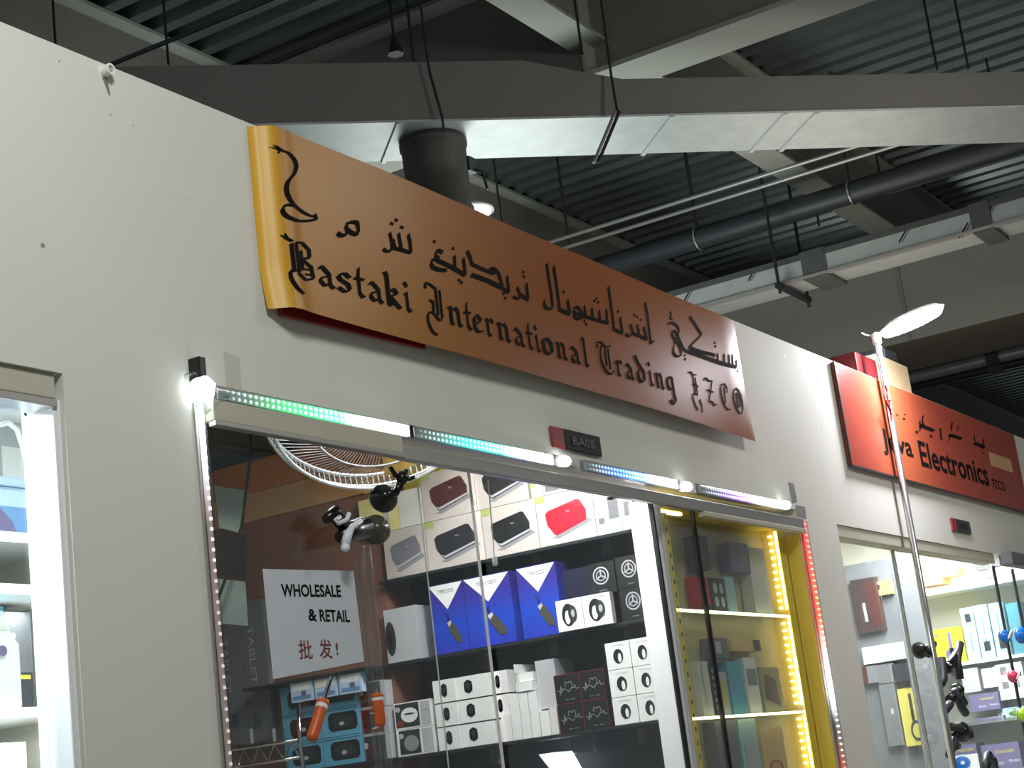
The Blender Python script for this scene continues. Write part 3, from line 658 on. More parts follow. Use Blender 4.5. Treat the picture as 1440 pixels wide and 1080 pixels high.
# vertical strips on both jambs
def vstrip(x, z0, z1, label, stops, soft, glowkey, wd=0.012):
    t = thing('led_strip', label, 'light strip', (x, 2.585, z0))
    emit_grad('led_'+glowkey, stops, 2); emit_grad('glow_'+glowkey, soft, 2)
    M('glow_'+glowkey).box((x-wd, 2.585, z0), (x+wd, 2.592, z1)).build('light_board', t)
    mb = M('led_'+glowkey); n = int((z1-z0)/0.024)
    for i in range(n):
        z = z0+(z1-z0)*(i+0.5)/n; mb.box((x-wd*.45, 2.581, z-0.0035), (x+wd*.45, 2.5845, z+0.0035))
    mb.build('diode_row', t)
    M('tube_plastic').box((x-wd-0.004, 2.579, z0), (x+wd+0.004, 2.594, z1)).build('clear_sleeve', t, bevel=0.003)
    M('aluminium').box((x-0.014, 2.594, z0), (x+0.014, D, z1)).build('backing', t)
vstrip(6.69, 1.1, 2.565, 'vertical LED strip glowing red then white on the right edge of the shop opening',
       [(0, '#ff6a50', 3), (0.3, '#ff6a50', 3), (0.42, '#ffe8e0', 4), (0.6, '#ffffff', 10), (0.72, '#ffd060', 4), (1, '#ff8070', 3)],
       [(0, '#ff2010', 0.4), (0.3, '#ff2010', 0.5), (0.42, '#302020', 0.1), (0.52, '#ffffff', 5), (0.64, '#ff9080', 3), (0.72, '#ff2818', 2.2), (1, '#ff1c28', 1.6)], 'redv', 0.02)
vstrip(2.965, 1.1, 2.585, 'vertical LED strip on the left edge of the shop opening, white hot at its top',
       [(0, '#ffd0c8', 0.8), (0.7, '#ffd8d0', 0.9), (0.92, '#ffffff', 3), (1, '#ffffff', 12)],
       [(0, '#604038', 0.15), (0.8, '#c08078', 0.25), (0.92, '#f0f4ff', 2), (1, '#ffffff', 7)], 'whitev', 0.006)

# ------------------------------------------------------------------ headers, jambs, glass
xe = 3.755
struct(M('header_cream').box((2.985, 2.565, 2.54), (xe, 2.599, 2.592)).build('trim_2', bevel=0.003))
struct(M('aluminium').box((2.985, 2.560, 2.527), (xe, 2.585, 2.5395)).build('trim_3', bevel=0.002))
struct(M('aluminium').box((xe+0.003, 2.572, 2.528), (6.655, 2.598, 2.57)).build('trim_4', bevel=0.003))
xd = atY(985, 715, 2.58).x
struct(M('header_cream').box((xd, 2.566, 2.508), (6.655, 2.592, 2.5275)).build('trim_5', bevel=0.003))
struct(M('header_cream').box((-1.2, D+0.01, 2.54), (2.53, D+0.08, 2.597)).build('trim_6', bevel=0.003))
struct(M('aluminium').box((-1.2, D+0.005, 2.52), (2.53, D+0.08, 2.538)).build('trim_7', bevel=0.002))
struct(M('white_gloss').box((2.522, D+0.012, 0), (2.544, D+0.11, 2.54)).build('trim_8', bevel=0.003))
struct(M('header_cream').box((7.115, D+0.005, 2.53), (9.55, D+0.08, 2.585)).build('trim_9', bevel=0.003))
GY = 2.658
struct(M('gold_frame_lit').box((6.648, 2.604, 0.0), (6.6585, 2.664, 2.507)).build('trim_13'))
def pane(nm, x0, x1, z1, edge=None, y=GY, ew=0.006):
    o = M('clear_glass').box((x0, y, 0.05), (x1, y+0.008, z1)).build(nm)
    struct(o)
    if edge:
        M(edge).box((x1-ew, y-(0.004 if ew > .003 else .0005), 0.05), (x1+ew, y+(0.012 if ew > .003 else .0085), z1)).build('edge_strip', o)
    return o
o = pane('door_1', 2.985, 4.215, 2.56, 'white_gloss', 2.650, 0.0013)
pane('door_2', 4.28, 5.435, 2.575, 'black', 2.664)
pane('door_3', 4.05, 5.745, 2.54, 'black', 2.636) if False else pane('door_3', 5.46, 5.745, 2.56, 'black', 2.650)
pane('door_4', 5.76, 6.62, 2.56, None, 2.650)
pane('window_1', -1.2, 2.52, 2.53, None)
xg = atY(1395, 775, GY).x; 
pane('window_2', 7.13, 7.99, 2.535, 'aluminium')
pane('window_3', 8.0, xg, 2.535, 'black', 2.664)
xg2 = atY(1430, 830, GY).x
pane('window_4', xg+0.02, xg2, 2.535, 'black')
pane('window_5', xg2+0.02, 14.4, 2.535, None)
# rolled shutter end of the next window
a = atY(1418, 782, 2.56)
tag(M('mid_grey').box((a.x, 2.54, a.z-0.05), (a.x+2.2, D+0.02, a.z+0.03)).build('shutter_box', bevel=0.015), 'grey shutter box end over the far right shop window', 'shutter box')

# ================================================================== ORANGE SHOP INTERIOR
SX = 5.6
def side(px, py, X=SX): p = atX(px, py, X); return p.y, p.z
struct(M('back_board').box((5.86, 2.82, 0), (5.94, 4.02, 3.2)).build('wall_right'))
struct(M('shop_wall').box((2.88, 2.73, 0), (2.945, 6.0, 3.3)).build('wall_left'))
struct(M('shop_wall').box((2.945, 5.9, 0), (5.9, 6.0, 3.3)).build('wall_back'))
struct(M('shop_ceiling').box((2.945, 2.74, 3.2), (6.7, 6.0, 3.28)).build('ceiling_2'))
# side wall bands beyond the shelves: brown boards, tan and orange strips
yl = 4.02
struct(M('brown_board').box((5.64, yl, 0), (5.94, 5.9, 2.885)).build('wall_side'))
struct(M('tan_board').box((5.62, 4.06, 2.885), (5.94, 5.9, 3.005)).build('trim_10', bevel=0.004))
struct(M('orange_board').box((5.60, 3.9, 3.005), (5.94, 5.9, 3.14)).build('trim_11', bevel=0.004))
struct(M('yellow_wall').box((5.855, 2.83, 2.53), (5.859, 4.02, 3.2)).build('trim_12'))
# white end panel beside the gold cabinet
tag(M('panel_white').box((5.448, 2.685, 0.0), (5.478, 2.765, 2.575)).build('end_panel', bevel=0.002), 'tall bright white end panel between the dark shelves and the golden cabinet', 'panel')

# shelves
for z, y0, y1, lab in ((2.505, 2.845, 4.015, 'topmost dark shelf board carrying the boxed speakers'), (2.170, 2.80, 4.5, 'dark glass shelf carrying the blue boxes'), (1.800, 2.80, 4.5, 'lower dark shelf carrying the watch boxes')):
    t = thing('wall_shelf', lab, 'shelf', (5.73, (y0+y1)/2, z-0.012))
    y1 = min(y1, 4.015)
    M('shelf_dark').box((SX-0.005, y0, z-0.012), (5.86, y1, z)).build('board', t, bevel=0.002)
    for k in range(4):
        yy = y0+0.12+(y1-y0-0.24)*k/3
        M('acrylic').prism([(SX+0.01, yy-0.02, z-0.075), (SX+0.01, yy-0.02, z-0.013), (5.85, yy-0.02, z-0.013), (5.85, yy-0.02, z-0.075)], (0, 0.04, 0)).build('label_holder', t)
for z0, lab in ((1.805, 'low'),):
    tag(M('shelf_dark').box((5.55, 4.03, 1.79), (5.64, 4.9, 1.803)).build('wall_shelf', bevel=0.002), 'dark shelf board at left carrying the light blue boxes', 'shelf')
    tag(M('shelf_dark').box((5.50, 4.02, 2.155), (5.64, 4.7, 2.167)).build('wall_shelf', bevel=0.002), 'short dark shelf at left behind the white paper notice', 'shelf')

# boxed goods: one mesh with its printed front (front faces -X)
def goods(name, label, cat, y0, y1, z0, z1, body, draw=None, X=SX, dep=0.2, group=None):
    y0, y1 = sorted((y0, y1))
    mb = M(body).box((X, y0+0.0015, z0), (X+dep, y1-0.0015, z1-0.001))
    f = Fr((X, y1, z0), (0, -(y1-y0), 0), (0, 0, z1-z0)); f.n = Vector((-0.0012, 0, 0))
    if draw: draw(f, mb)
    o = mb.build(name); return tag(o, label, cat, group)
def spk(col, trim=None):
    def d(f, mb):
        f.poly(mb, 'grey', [(.22,.13),(.34,.1),(.95,.32),(.88,.4)], .5)
        f.poly(mb, col, [(.15,.62),(.20,.68),(.72,.80),(.77,.78),(.86,.56),(.85,.36),(.32,.17),(.28,.19),(.17,.40)])
        f.poly(mb, trim or 'pale_grey', [(.24,.27),(.31,.19),(.85,.38),(.85,.42),(.31,.24)], 1.6)
        f.rect(mb, 'green_print', .0, .86, .17, .995, 1.2)
        f.text(mb, 'pale_grey', 'MINI', .52, .58, .58, .62)
    return d
zr = 2.507
def ycut(px, z): # Y on the shelf-front plane for a picture column at height z
    lo, hi = 2.2, 6.0
    for _ in range(40):
        m = (lo+hi)/2; v = Vector((SX, m, z))-EYE; x = 720+FPX*v.dot(RT)/v.dot(FW)
        if x > px: lo = m
        else: hi = m
    return lo
rowA = [ycut(p, 2.6) for p in (541, 600, 680, 756, 836, 871, 886)]
lab = ['dark grey boxed speaker at the left end of the lower speaker row', 'white box printed with a dark grey speaker, second from left in the lower row', 'white box printed with a black speaker, beside the red speaker box', 'white box printed with a bright red speaker']
colr = ['speaker_grey', 'speaker_dark', 'black', 'speaker_red']
for k in range(4):
    goods('speaker_box', lab[k], 'box', rowA[k], rowA[k+1], zr, zr+0.195, 'box_grey', spk(colr[k], 'speaker_red' if k == 3 else None), group='boxed speakers on the top shelf')
def cylbox(f, mb):
    f.rect(mb, 'mid_grey', .55, .2, .95, .52); f.ell(mb, 'pale_grey', .75, .52, .2, .05); f.text(mb, 'mid_grey', 'PULSE', .2, .62, .9, .70); f.rect(mb, 'mid_grey', .15, .85, .4, .95); f.rect(mb, 'black', .6, .86, .95, .95); f.rect(mb, 'mid_grey', .12, .15, .35, .24)
goods('speaker_box', 'narrow white box printed with a grey round speaker, right of the red speaker box', 'box', rowA[4], rowA[5], zr, zr+0.26, 'white', cylbox)
goods('speaker_box', 'narrow white carton at the right end of the top shelf', 'box', rowA[5], rowA[6]-0.01, zr, zr+0.13, 'white', lambda f, mb: f.rect(mb, 'mid_grey', .3, .4, .8, .8))
zs = zr+0.196
rowB = [ycut(p, 2.79) for p in (505, 560, 594, 668, 741)]
goods('carton', 'white carton coloured as yellow-lit, stacked at the left end of the upper speaker row', 'box', rowB[0], rowB[1], zs, zs+0.15, 'yellow_lit_white', lambda f, mb: f.rect(mb, 'pale_grey', .6, .3, .75, .6))  # white carton with yellow light put into its colour
goods('carton', 'pale carton between the yellowish carton and the maroon speaker box', 'box', rowB[1], rowB[2], zs, zs+0.15, 'offwhite')
goods('speaker_box', 'white box printed with a maroon speaker in the upper row', 'box', rowB[2], rowB[3], zs, zs+0.195, 'box_grey', spk('speaker_maroon'), group='boxed speakers on the top shelf')
goods('speaker_box', 'white box printed with a black speaker in the upper row right of the maroon one', 'box', rowB[3], rowB[4], zs, zs+0.195, 'box_grey', spk('black'), group='boxed speakers on the top shelf')
y0, y1 = ycut(744, 2.79), ycut(760, 2.79)
goods('carton', 'thin white and green carton standing between speaker boxes in the upper row', 'box', y0, y1, zs, zs+0.18, 'white', lambda f, mb: f.rect(mb, 'green_print', .0, .2, .3, .9))
y2 = ycut(826, 2.75)
goods('speaker_box', 'grey and dark red speaker box at the right end of the upper row', 'box', y1-0.003, y2, zs, zs+0.11, 'pale_grey', lambda f, mb: (f.rect(mb, 'mid_grey', .05, .1, .35, .95), f.rect(mb, 'speaker_maroon', .4, .1, 1, .95)))

# blue boxes on the middle shelf
zm = 2.172
def bluebox(f, mb):
    f.poly(mb, 'white', [(.02,.985),(.98,.985),(.5,.62)], 1)
    f.text(mb, 'mid_grey', 'TEROZO', .28, .86, .72, .91, 2)
    f.poly(mb, 'rubber_grey', [(.45,.42),(.55,.46),(.66,.38),(.82,.2),(.8,.12),(.68,.13),(.5,.3)], 2)
    f.poly(mb, 'pale_grey', [(.45,.42),(.55,.46),(.58,.42),(.5,.36)], 3)
    f.line(mb, 'black', [(.5,.44),(.42,.58)], .003, 2); f.line(mb, 'black', [(.5,.44),(.5,.56)], .003, 2)
bl_ = [ycut(p, 2.3) for p in (607, 656, 722, 731, 787)]
for a, b, lb in ((bl_[0], bl_[1], 'tall blue box with a white triangle, leftmost of the three'), (bl_[1], bl_[2], 'tall blue box with a white triangle, middle of the three'), (bl_[3], bl_[4], 'tall blue box with a white triangle, rightmost of the three')):
    goods('blue_box', lb, 'box', a, b, zm, zm+0.275, 'blue_print', bluebox, group='blue boxes on the middle shelf')
def navy(f, mb):
    for k in range(5): f.line(mb, 'navy', [(.1+.2*k, .05), (.1+.2*k, .95)], .004)
yn = [ycut(p, 2.3) for p in (789, 828, 868, 906)]
goods('navy_carton', 'stack of dark navy cartons right of the blue boxes', 'box', yn[0], yn[1], zm, zm+0.235, 'navy', navy, X=SX+0.03)
def dial(f, mb):
    f.ring(mb, 'pale_grey', .5, .58, .28, .28, .16); f.ring(mb, 'pale_grey', .5, .58, .17, .17, .2)
    for k in range(3):
        a = PI/2+2*PI*k/3; f.line(mb, 'pale_grey', [(.5, .58), (.5+.2*math.cos(a), .58+.2*math.sin(a))], .006)
    f.rect(mb, 'mid_grey', .4, .1, .66, .13)
goods('watch_box', 'black box with a white dial print standing behind the two white watch boxes', 'box', yn[1], yn[2], zm+0.115, zm+0.235, 'black', dial, group='black dial watch boxes')
goods('watch_box', 'black box behind the right white watch box, hidden below the dial print', 'box', yn[1], yn[2], zm, zm+0.114, 'black', None, X=SX+0.05, dep=0.15)
goods('watch_box', 'black dial box on top of another at the right end of the middle shelf', 'box', yn[2]-0.003, yn[3], zm+0.122, zm+0.24, 'black', dial, group='black dial watch boxes')
goods('watch_box', 'black dial box at the bottom right end of the middle shelf', 'box', yn[2]-0.003, yn[3], zm, zm+0.121, 'black', dial, group='black dial watch boxes')
def band(f, mb):
    f.ell(mb, 'black', .45, .5, .24, .36); f.ell(mb, 'white', .42, .42, .1, .22, 2); f.ell(mb, 'charcoal', .62, .52, .16, .26, 3); f.ell(mb, 'pale_grey', .64, .52, .07, .12, 4); f.rect(mb, 'pale_grey', .6, .88, .85, .91)
yw = [ycut(p, 2.22) for p in (789, 826, 866)]
for k, lb in ((0, 'left'), (1, 'right')):
    goods('watch_box', 'small white box with black watch picture, %s one below the dial boxes' % lb, 'box', yw[k], yw[k+1], zm, zm+0.118, 'white', band, X=SX-0.03, dep=0.028 if k else 0.028, group='white watch boxes on the middle shelf')
# headset box at left
ya, za_ = side(512, 930); yb, zb_ = side(583, 850)
def headset(f, mb): f.ell(mb, 'charcoal', .16, .45, .16, .32); f.ell(mb, 'black', .14, .45, .08, .2, 2); f.poly(mb, 'pale_grey', [(.3,.3),(.8,.22),(.95,.4),(.85,.2),(.75,.14),(.3,.22)]); f.rect(mb, 'pale_grey', .5, .82, .62, .9)
goods('headset_box', 'large white box printed with a black headset at left of the blue boxes', 'box', 4.012, yb, zm, zb_, 'pale_grey', headset)

# bottom shelf
zl = 1.802
ys = [ycut(p, 1.95) for p in (612, 644, 690, 714)]
def phone(u):
    def d(f, mb): f.ell(mb, 'black', u, .52, .13, .30); f.rect(mb, 'black', u-.12, .3, u+.12, .74); f.ell(mb, 'charcoal', u, .55, .07, .16, 2)
    return d
rowname = ['bottom', 'middle', 'top']
for r in range(3):
    for c in range(3):
        a, b = ys[c], ys[c+1]
        if r == 0 and c == 2: b = ycut(704, 1.87)+0.001
        goods('watch_box', 'white smart watch box, %s row, %s column of the left block' % (rowname[r], ['left', 'middle', 'right'][c]), 'box', a, b, zl+0.092*r+0.0006*c, zl+0.092*r+0.088, 'white',
              phone((.5, .35, .4)[c]) if not (r == 0 and c == 2) else None, X=SX+0.01*c, dep=0.18, group='smart watch boxes on the lower shelf')
# plain white end-on boxes
yv = [ycut(p, 1.87) for p in (704, 718, 732, 745, 758, 772)]
for k in range(4):
    goods('plain_box', 'plain white box standing on end, %s from the left of four' % ['first', 'second', 'third', 'fourth'][k], 'box', yv[k], yv[k+1], zl, zl+(0.10 if k == 0 else 0.175), 'white', X=SX+0.005, group='plain white boxes on the lower shelf')
goods('plain_box', 'short plain white box standing right of the tall white ones', 'box', yv[4], yv[5], zl, zl+0.095, 'white', X=SX+0.005)
goods('plain_box', 'plain grey-white carton beside the red heartbeat boxes', 'box', yv[5], ycut(783, 1.87), zl, zl+0.1, 'offwhite', X=SX+0.005)
yh = [ycut(p, 2.03) for p in (724, 727, 748, 776)]
k = 0
for j in range(3):
    for i in range(2):
        z0 = zl+0.177+0.036*j
        if j == 2 and i == 1: continue
        goods('plain_box', 'plain white box lying flat, layer %s, %s of the pile' % (['one', 'two', 'three'][j], ['left side', 'right side'][i]), 'box', yh[i], yh[i+1]+0.001, z0, z0+0.035, 'white', X=SX+0.012*(j % 2), dep=0.16, group='plain white boxes on the lower shelf')
goods('plain_box', 'long grey-white carton behind the flat white boxes', 'box', yh[2], yh[3], zl+0.101, zl+0.285, 'pale_grey', X=SX+0.03, dep=0.14)
# heartbeat boxes
yr = [ycut(p, 1.92) for p in (783, 818, 853)]
def heart(f, mb):
    f.line(mb, 'dark_red', [(.01,.99),(.99,.99)], .004); f.line(mb, 'dark_red', [(.01,.0),(.01,.99)], .003); f.line(mb, 'dark_red', [(.99,0),(.99,.99)], .003)
    f.line(mb, 'grey', [(.1,.45),(.17,.45),(.2,.3),(.24,.62),(.28,.38),(.32,.5),(.38,.5)], .0025); f.line(mb, 'grey', [(.68,.5),(.76,.5),(.8,.6),(.84,.45),(.95,.48)], .0025)
    f.line(mb, 'grey', [(.38,.5),(.55,.38),(.7,.56),(.68,.7),(.6,.74),(.54,.66),(.46,.74),(.4,.68),(.42,.56)], .0025); f.rect(mb, 'mid_grey', .35, .1, .5, .13); f.rect(mb, 'mid_grey', .58, .1, .75, .13)
for r in range(2):
    for c in range(2):
        goods('heart_box', 'black box with a heartbeat line, %s %s of the block of four' % (['bottom', 'top'][r], ['left', 'right'][c]), 'box', yr[c], yr[c+1], zl+0.108*r, zl+0.108*r+0.107, 'black', heart, group='black heartbeat boxes')
# white band boxes
yb_ = [ycut(p, 1.95) for p in (858, 893, 926)]
def wband(f, mb): f.ell(mb, 'black', .5, .46, .2, .27); f.ell(mb, 'white', .56, .4, .07, .17, 2); f.text(mb, 'grey', 'Smart Band', .28, .84, .78, .89)
for r in range(3):
    for c in range(2):
        goods('band_box', 'white box with a round black band, %s row, %s column beside the white end panel' % (rowname[r], ['left', 'right'][c]), 'box', yb_[c], yb_[c+1], zl+0.101*r, zl+0.101*r+0.1, 'white', wband, X=SX-0.004, group='white band boxes')
# left goods on the lower shelf
def bw(f, mb):
    f.rect(mb, 'charcoal', .04, .06, .68, .95); f.ell(mb, 'white', .42, .5, .23, .28, 2); f.ell(mb, 'charcoal', .42, .55, .14, .03, 3); f.ell(mb, 'pale_grey', .12, .75, .07, .1, 2); f.ell(mb, 'ink_red', .16, .2, .09, .12, 2); f.rect(mb, 'pale_grey', .72, .06, .98, .94); f.rect(mb, 'mid_grey', .76, .6, .95, .62, 2)
def gz(f, mb):
    f.rect(mb, 'charcoal', .08, .06, .64, .95); f.ell(mb, 'grey', .4, .45, .2, .3, 2); f.ell(mb, 'pale_grey', .14, .75, .07, .1, 2); f.rect(mb, 'pale_grey', .7, .06, .98, .94)
yq = [ycut(p, 1.92) for p in (505, 541, 547, 608)]
for r, (d, lb) in enumerate(((gz, 'lower'), (bw, 'upper'))):
    goods('headset_box', 'black and white headset box, %s of the pair left of the watch boxes' % lb, 'box', min(yq[2], 4.01), yq[3], zl+0.105*r, zl+0.105*r+0.104, 'white', d)
def rd(f, mb): f.rect(mb, 'dark_red', .05, .05, .95, .95); f.ell(mb, 'white', .55, .5, .3, .32, 2); f.ell(mb, 'charcoal', .45, .5, .25, .28, 3)
def dk(f, mb): f.rect(mb, 'charcoal', .05, .05, .95, .95); f.ell(mb, 'speaker_maroon', .4, .4, .25, .3, 2); f.ell(mb, 'pale_grey', .12, .6, .1, .12, 2)
for r, (d, lb) in enumerate(((dk, 'lower dark'), (rd, 'middle red'), (dk, 'topmost dark'))):
    goods('headset_box', '%s box of the narrow stack right of the light blue boxes' % lb, 'box', ycut(541, 1.92)+0.0 if False else 4.03, 4.145, zl+0.102+0.105*(r-1), zl+0.102+0.105*(r-1)+0.104, 'pale_grey', d, X=5.56, dep=0.078)
def vr(f, mb):
    f.poly(mb, 'black', [(.2,.3),(.27,.18),(.88,.18),(.94,.3),(.94,.7),(.88,.82),(.27,.82),(.2,.7)]); f.ell(mb, 'charcoal', .58, .5, .26, .24, 2); f.ell(mb, 'pale_grey', .55, .42, .07, .07, 3); f.line(mb, 'teal_box', [(.0,.92),(1,.92)], .004)
yk = [4.148, 4.346, 4.545]
for r in range(3):
    for c in range(2):
        goods('goggle_box', 'light blue box with a dark window, %s row from the bottom, %s column' % (['first', 'second', 'third'][r], ['right', 'left'][c]), 'box', yk[c], yk[c+1], zl+0.115*r, zl+0.115*r+0.114, 'sky_box', vr, X=5.555, dep=0.08, group='light blue boxes behind the notice')
for k in range(3):
    goods('blister_pack', 'pale blue plastic pouch hung over the light blue boxes, %s of three' % ['right', 'middle', 'left'][k], 'pouch', 4.09+0.125*k, 4.205+0.125*k, 2.075, 2.154, 'tub_pale', lambda f, mb: (f.rect(mb, 'white', .1, .55, .9, .95), f.rect(mb, 'tub_blue', .1, .1, .9, .3), f.ell(mb, 'purple_box', .6, .4, .12, .14, 2)), X=5.515, dep=0.03)
# tablet cartons at far left, with clear hooks and a chrome lattice bar below
def tablet(f, mb):
    vs, fs = glyphs('TABLET', 0.0); xs_ = [v[0] for v in vs]; ysv = [v[1] for v in vs]
    mb.mat('pale_grey').add([f.p(.28+(y-min(ysv))/(max(ysv)-min(ysv))*.24, .82-(x-min(xs_))/(max(xs_)-min(xs_))*.42, 2) for x, y in vs], fs)
for k, (pa, pb) in enumerate(((304, 345), (345, 378))):
    a, b = ycut(pa, 2.2), ycut(pb, 2.2)
    goods('tablet_carton', 'dark carton lettered TABLET along its side, %s of two' % ['left', 'right'][k], 'box', a, b, 1.95, 2.5+0.04*k, 'mid_grey', tablet, X=5.60, dep=0.035)  # grey body lightened, haze of the glass reflection put into the colour
for k, px in enumerate((322, 354, 386)):
    yy, zz = side(px, 1035, 5.55)
    t = thing('price_holder', 'clear plastic price holder, %s of three above the chrome lattice' % ['left', 'middle', 'right'][k], 'price holder', (5.55, yy, zz))
    M('acrylic').box((5.545, yy-0.05, zz-0.035), (5.55, yy+0.05, zz+0.035)).build('card', t)
    M('white').box((5.546, yy-0.006, zz-0.03), (5.5505, yy+0.006, zz+0.03)).build('strip', t)
    M('acrylic').box((5.551, yy-0.012, zz+0.02), (5.60, yy+0.012, zz+0.09)).build('hook', t)
ya, zq_ = side(320, 1056, 5.5); yb2, _ = side(420, 1050, 5.5)
t = thing('lattice_bar', 'chrome lattice display bar at the lower left of the shop window', 'rail', (5.5, (ya+yb2)/2, zq_-0.1))
for dz in (0, -0.07): M('chrome').tube([(5.5, ya+0.3, zq_+dz), (5.5, yb2, zq_+dz)], 0.008, 8).build('rail', t, smooth=True)
for k in range(7):
    y0 = yb2+(ya+0.2-yb2)*k/7; M('chrome').tube([(5.5, y0, zq_-0.07), (5.5, y0+0.04, zq_), (5.5, y0+0.08, zq_-0.07)], 0.005, 6).build('lattice', t)
M('chrome').tube([(5.5, yb2-0.02, zq_+0.14), (5.5, yb2-0.01, zq_), (5.5, yb2-0.02, zq_-0.25)], 0.009, 8).build('post', t, smooth=True)

# glass reflections at left, built as flat sheets and a card
def flat_sheet(name, label, cat, px, Y, mat, th=0.0015, draw=None):
    q = [atY(x, y, Y) for x, y in px]
    o = M(mat).prism(q, (0, th, 0)); t = o.build(name); tag(t, label, cat); return t
flat_sheet('reflection_sheet', 'pale sheet added for a glass reflection at upper left, beside the cord', 'paper', [(302, 683), (345, 690), (340, 750), (309, 742)], 2.75, 'reflection_pale')
flat_sheet('reflection_sheet', 'pale sheet added for a glass reflection at left, lower of the two', 'paper', [(302, 813), (345, 818), (349, 880), (305, 876)], 2.75, 'reflection_pale')
flat_sheet('reflection_card', 'dark brown card added for a glass reflection, between the two pale sheets', 'card', [(299, 745), (345, 752), (345, 812), (303, 808)], 2.752, 'dark_brown')
# wholesale notice
q = [atY(x, y, 2.646) for x, y in ((370, 800), (497, 803), (512, 930), (385, 955))]
t = thing('paper_notice', 'white paper notice reading WHOLESALE & RETAIL on the shop glass', 'notice', ((q[0].x+q[1].x)/2, 2.646, q[3].z))
M('paper').prism(q, (0, 0.002, 0)).build('sheet', t)
f = Fr((0, 2.646, 0), (1, 0, 0), (0, 0, 1), 0.0012)
mb = MB()
def on(px, py): p = atY(px, py, 2.646); return p.x, p.z
def lay(mat, body, p0, p1, h, bold=0.0):       # baseline from p0 to p1, letter height h pixels
    a = on(*p0); b = on(*p1); top = on(p0[0], p0[1]-h); ux = Vector((b[0]-a[0], 0, b[1]-a[1])); uy = Vector((0, 0, top[1]-a[1]))
    g = Fr((a[0], 2.646, a[1]), ux, uy, 0.0008); g.n = Vector((0, -0.0008, 0)); letters(g, mat, body, 0, 0, 1, 1, t, 1, bold)
lay('ink', 'WHOLESALE', (396, 839), (480, 840), 18, 0.026); lay('ink', '&', (434, 873), (446, 874), 17, 0.026); lay('ink', 'RETAIL', (450, 874), (492, 875), 17, 0.026)
lay('ink_red', '\u6279', (421, 927), (440, 927), 27, 0.008); lay('ink_red', '\u53d1', (450, 926), (468, 926), 27, 0.008); lay('ink_red', '!', (473, 921), (476, 921), 17, 0.01)

# hanging cords, rods and screwdriver-like handles on the glass
c0 = [atY(352, 612, 2.70), atY(353, 640, 2.70), atY(347, 680, 2.70), atY(340, 740, 2.70), atY(322, 800, 2.70), atY(304, 850, 2.70)]
tag(M('cord').tube([(p.x, p.y, p.z) for p in c0], 0.0045, 6).build('electric_cable'), 'dark cord hanging inside the glass at the far left', 'cord')
p0 = atY(686, 672, 2.72); p1 = atY(695, 782, 2.72)
t = thing('pull_cord', 'white pull cord with a plastic end hanging before the speaker boxes', 'cord', (p1.x, 2.72, p1.z-0.03))
M('white').tube([(p0.x, 2.72, 2.56), (p1.x, 2.72, p1.z)], 0.002, 6).build('cord', t)
M('white_gloss').lathe((p1.x, 2.72, p1.z+0.003), (0, 0, -1), [(0, 0.004), (0.01, 0.0085), (0.03, 0.0085), (0.034, 0.005)], 10).build('toggle', t, smooth=True)
for k, (a, b, r, lb) in enumerate((((536, 770), (548, 1079), 0.006, 'right'), ((516, 790), (534, 1079), 0.005, 'middle'), ((499, 770), (545, 1079), 0.004, 'left'))):
    pa, pb = atY(*a, 2.69), atY(*b, 2.69)
    if k < 2: tag(M('acrylic').box((pb.x-0.012, 2.686, 1.2), (pb.x+0.012, 2.698, pa.z)).build('acrylic_rod', bevel=0.003), 'upright clear acrylic strip on the glass, %s one beside the notice' % lb, 'strip')
for x0, lb, z1 in ((585, 'thin white glass edge rising before the headset box', 2.5),):
    pb = atY(x0+22, 850, 2.672)
    tag(M('white').box((pb.x-0.001, 2.6735, 0.05), (pb.x+0.001, 2.677, z1)).build('glass_edge'), lb, 'edge strip')
def handle(px, label, a, b, c):
    A, B, Cc = atY(*a, 2.63), atY(*b, 2.63), atY(*c, 2.63)
    t = thing('screwdriver', label, 'screwdriver', A)
    d = (B-A).normalized(); L = (B-A).length
    M('orange_plastic').lathe(A, d, [(0, 0.012), (0.008, 0.0148), (L*0.78, 0.0148), (L*0.88, 0.0145), (L*0.9, 0.017), (L, 0.015)], 14).build('handle', t, smooth=True)
    M('white').lathe(A+d*L*0.78, d, [(0, 0.0158), (L*0.1, 0.0155)], 14).build('ring', t)
    M('chrome').lathe(B, (Cc-B).normalized(), [(0, 0.006), ((Cc-B).length, 0.005)], 8).build('shaft', t)
handle(0, 'orange handled screwdriver with a clear shaft hung below the notice', (438, 1040), (455, 985), (466, 952))
handle(0, 'glass reflection of the orange handle beside the acrylic strips, built as a tool', (535, 1021), (530, 975), (528, 968))  # a reflection in the glass, built as a second handle

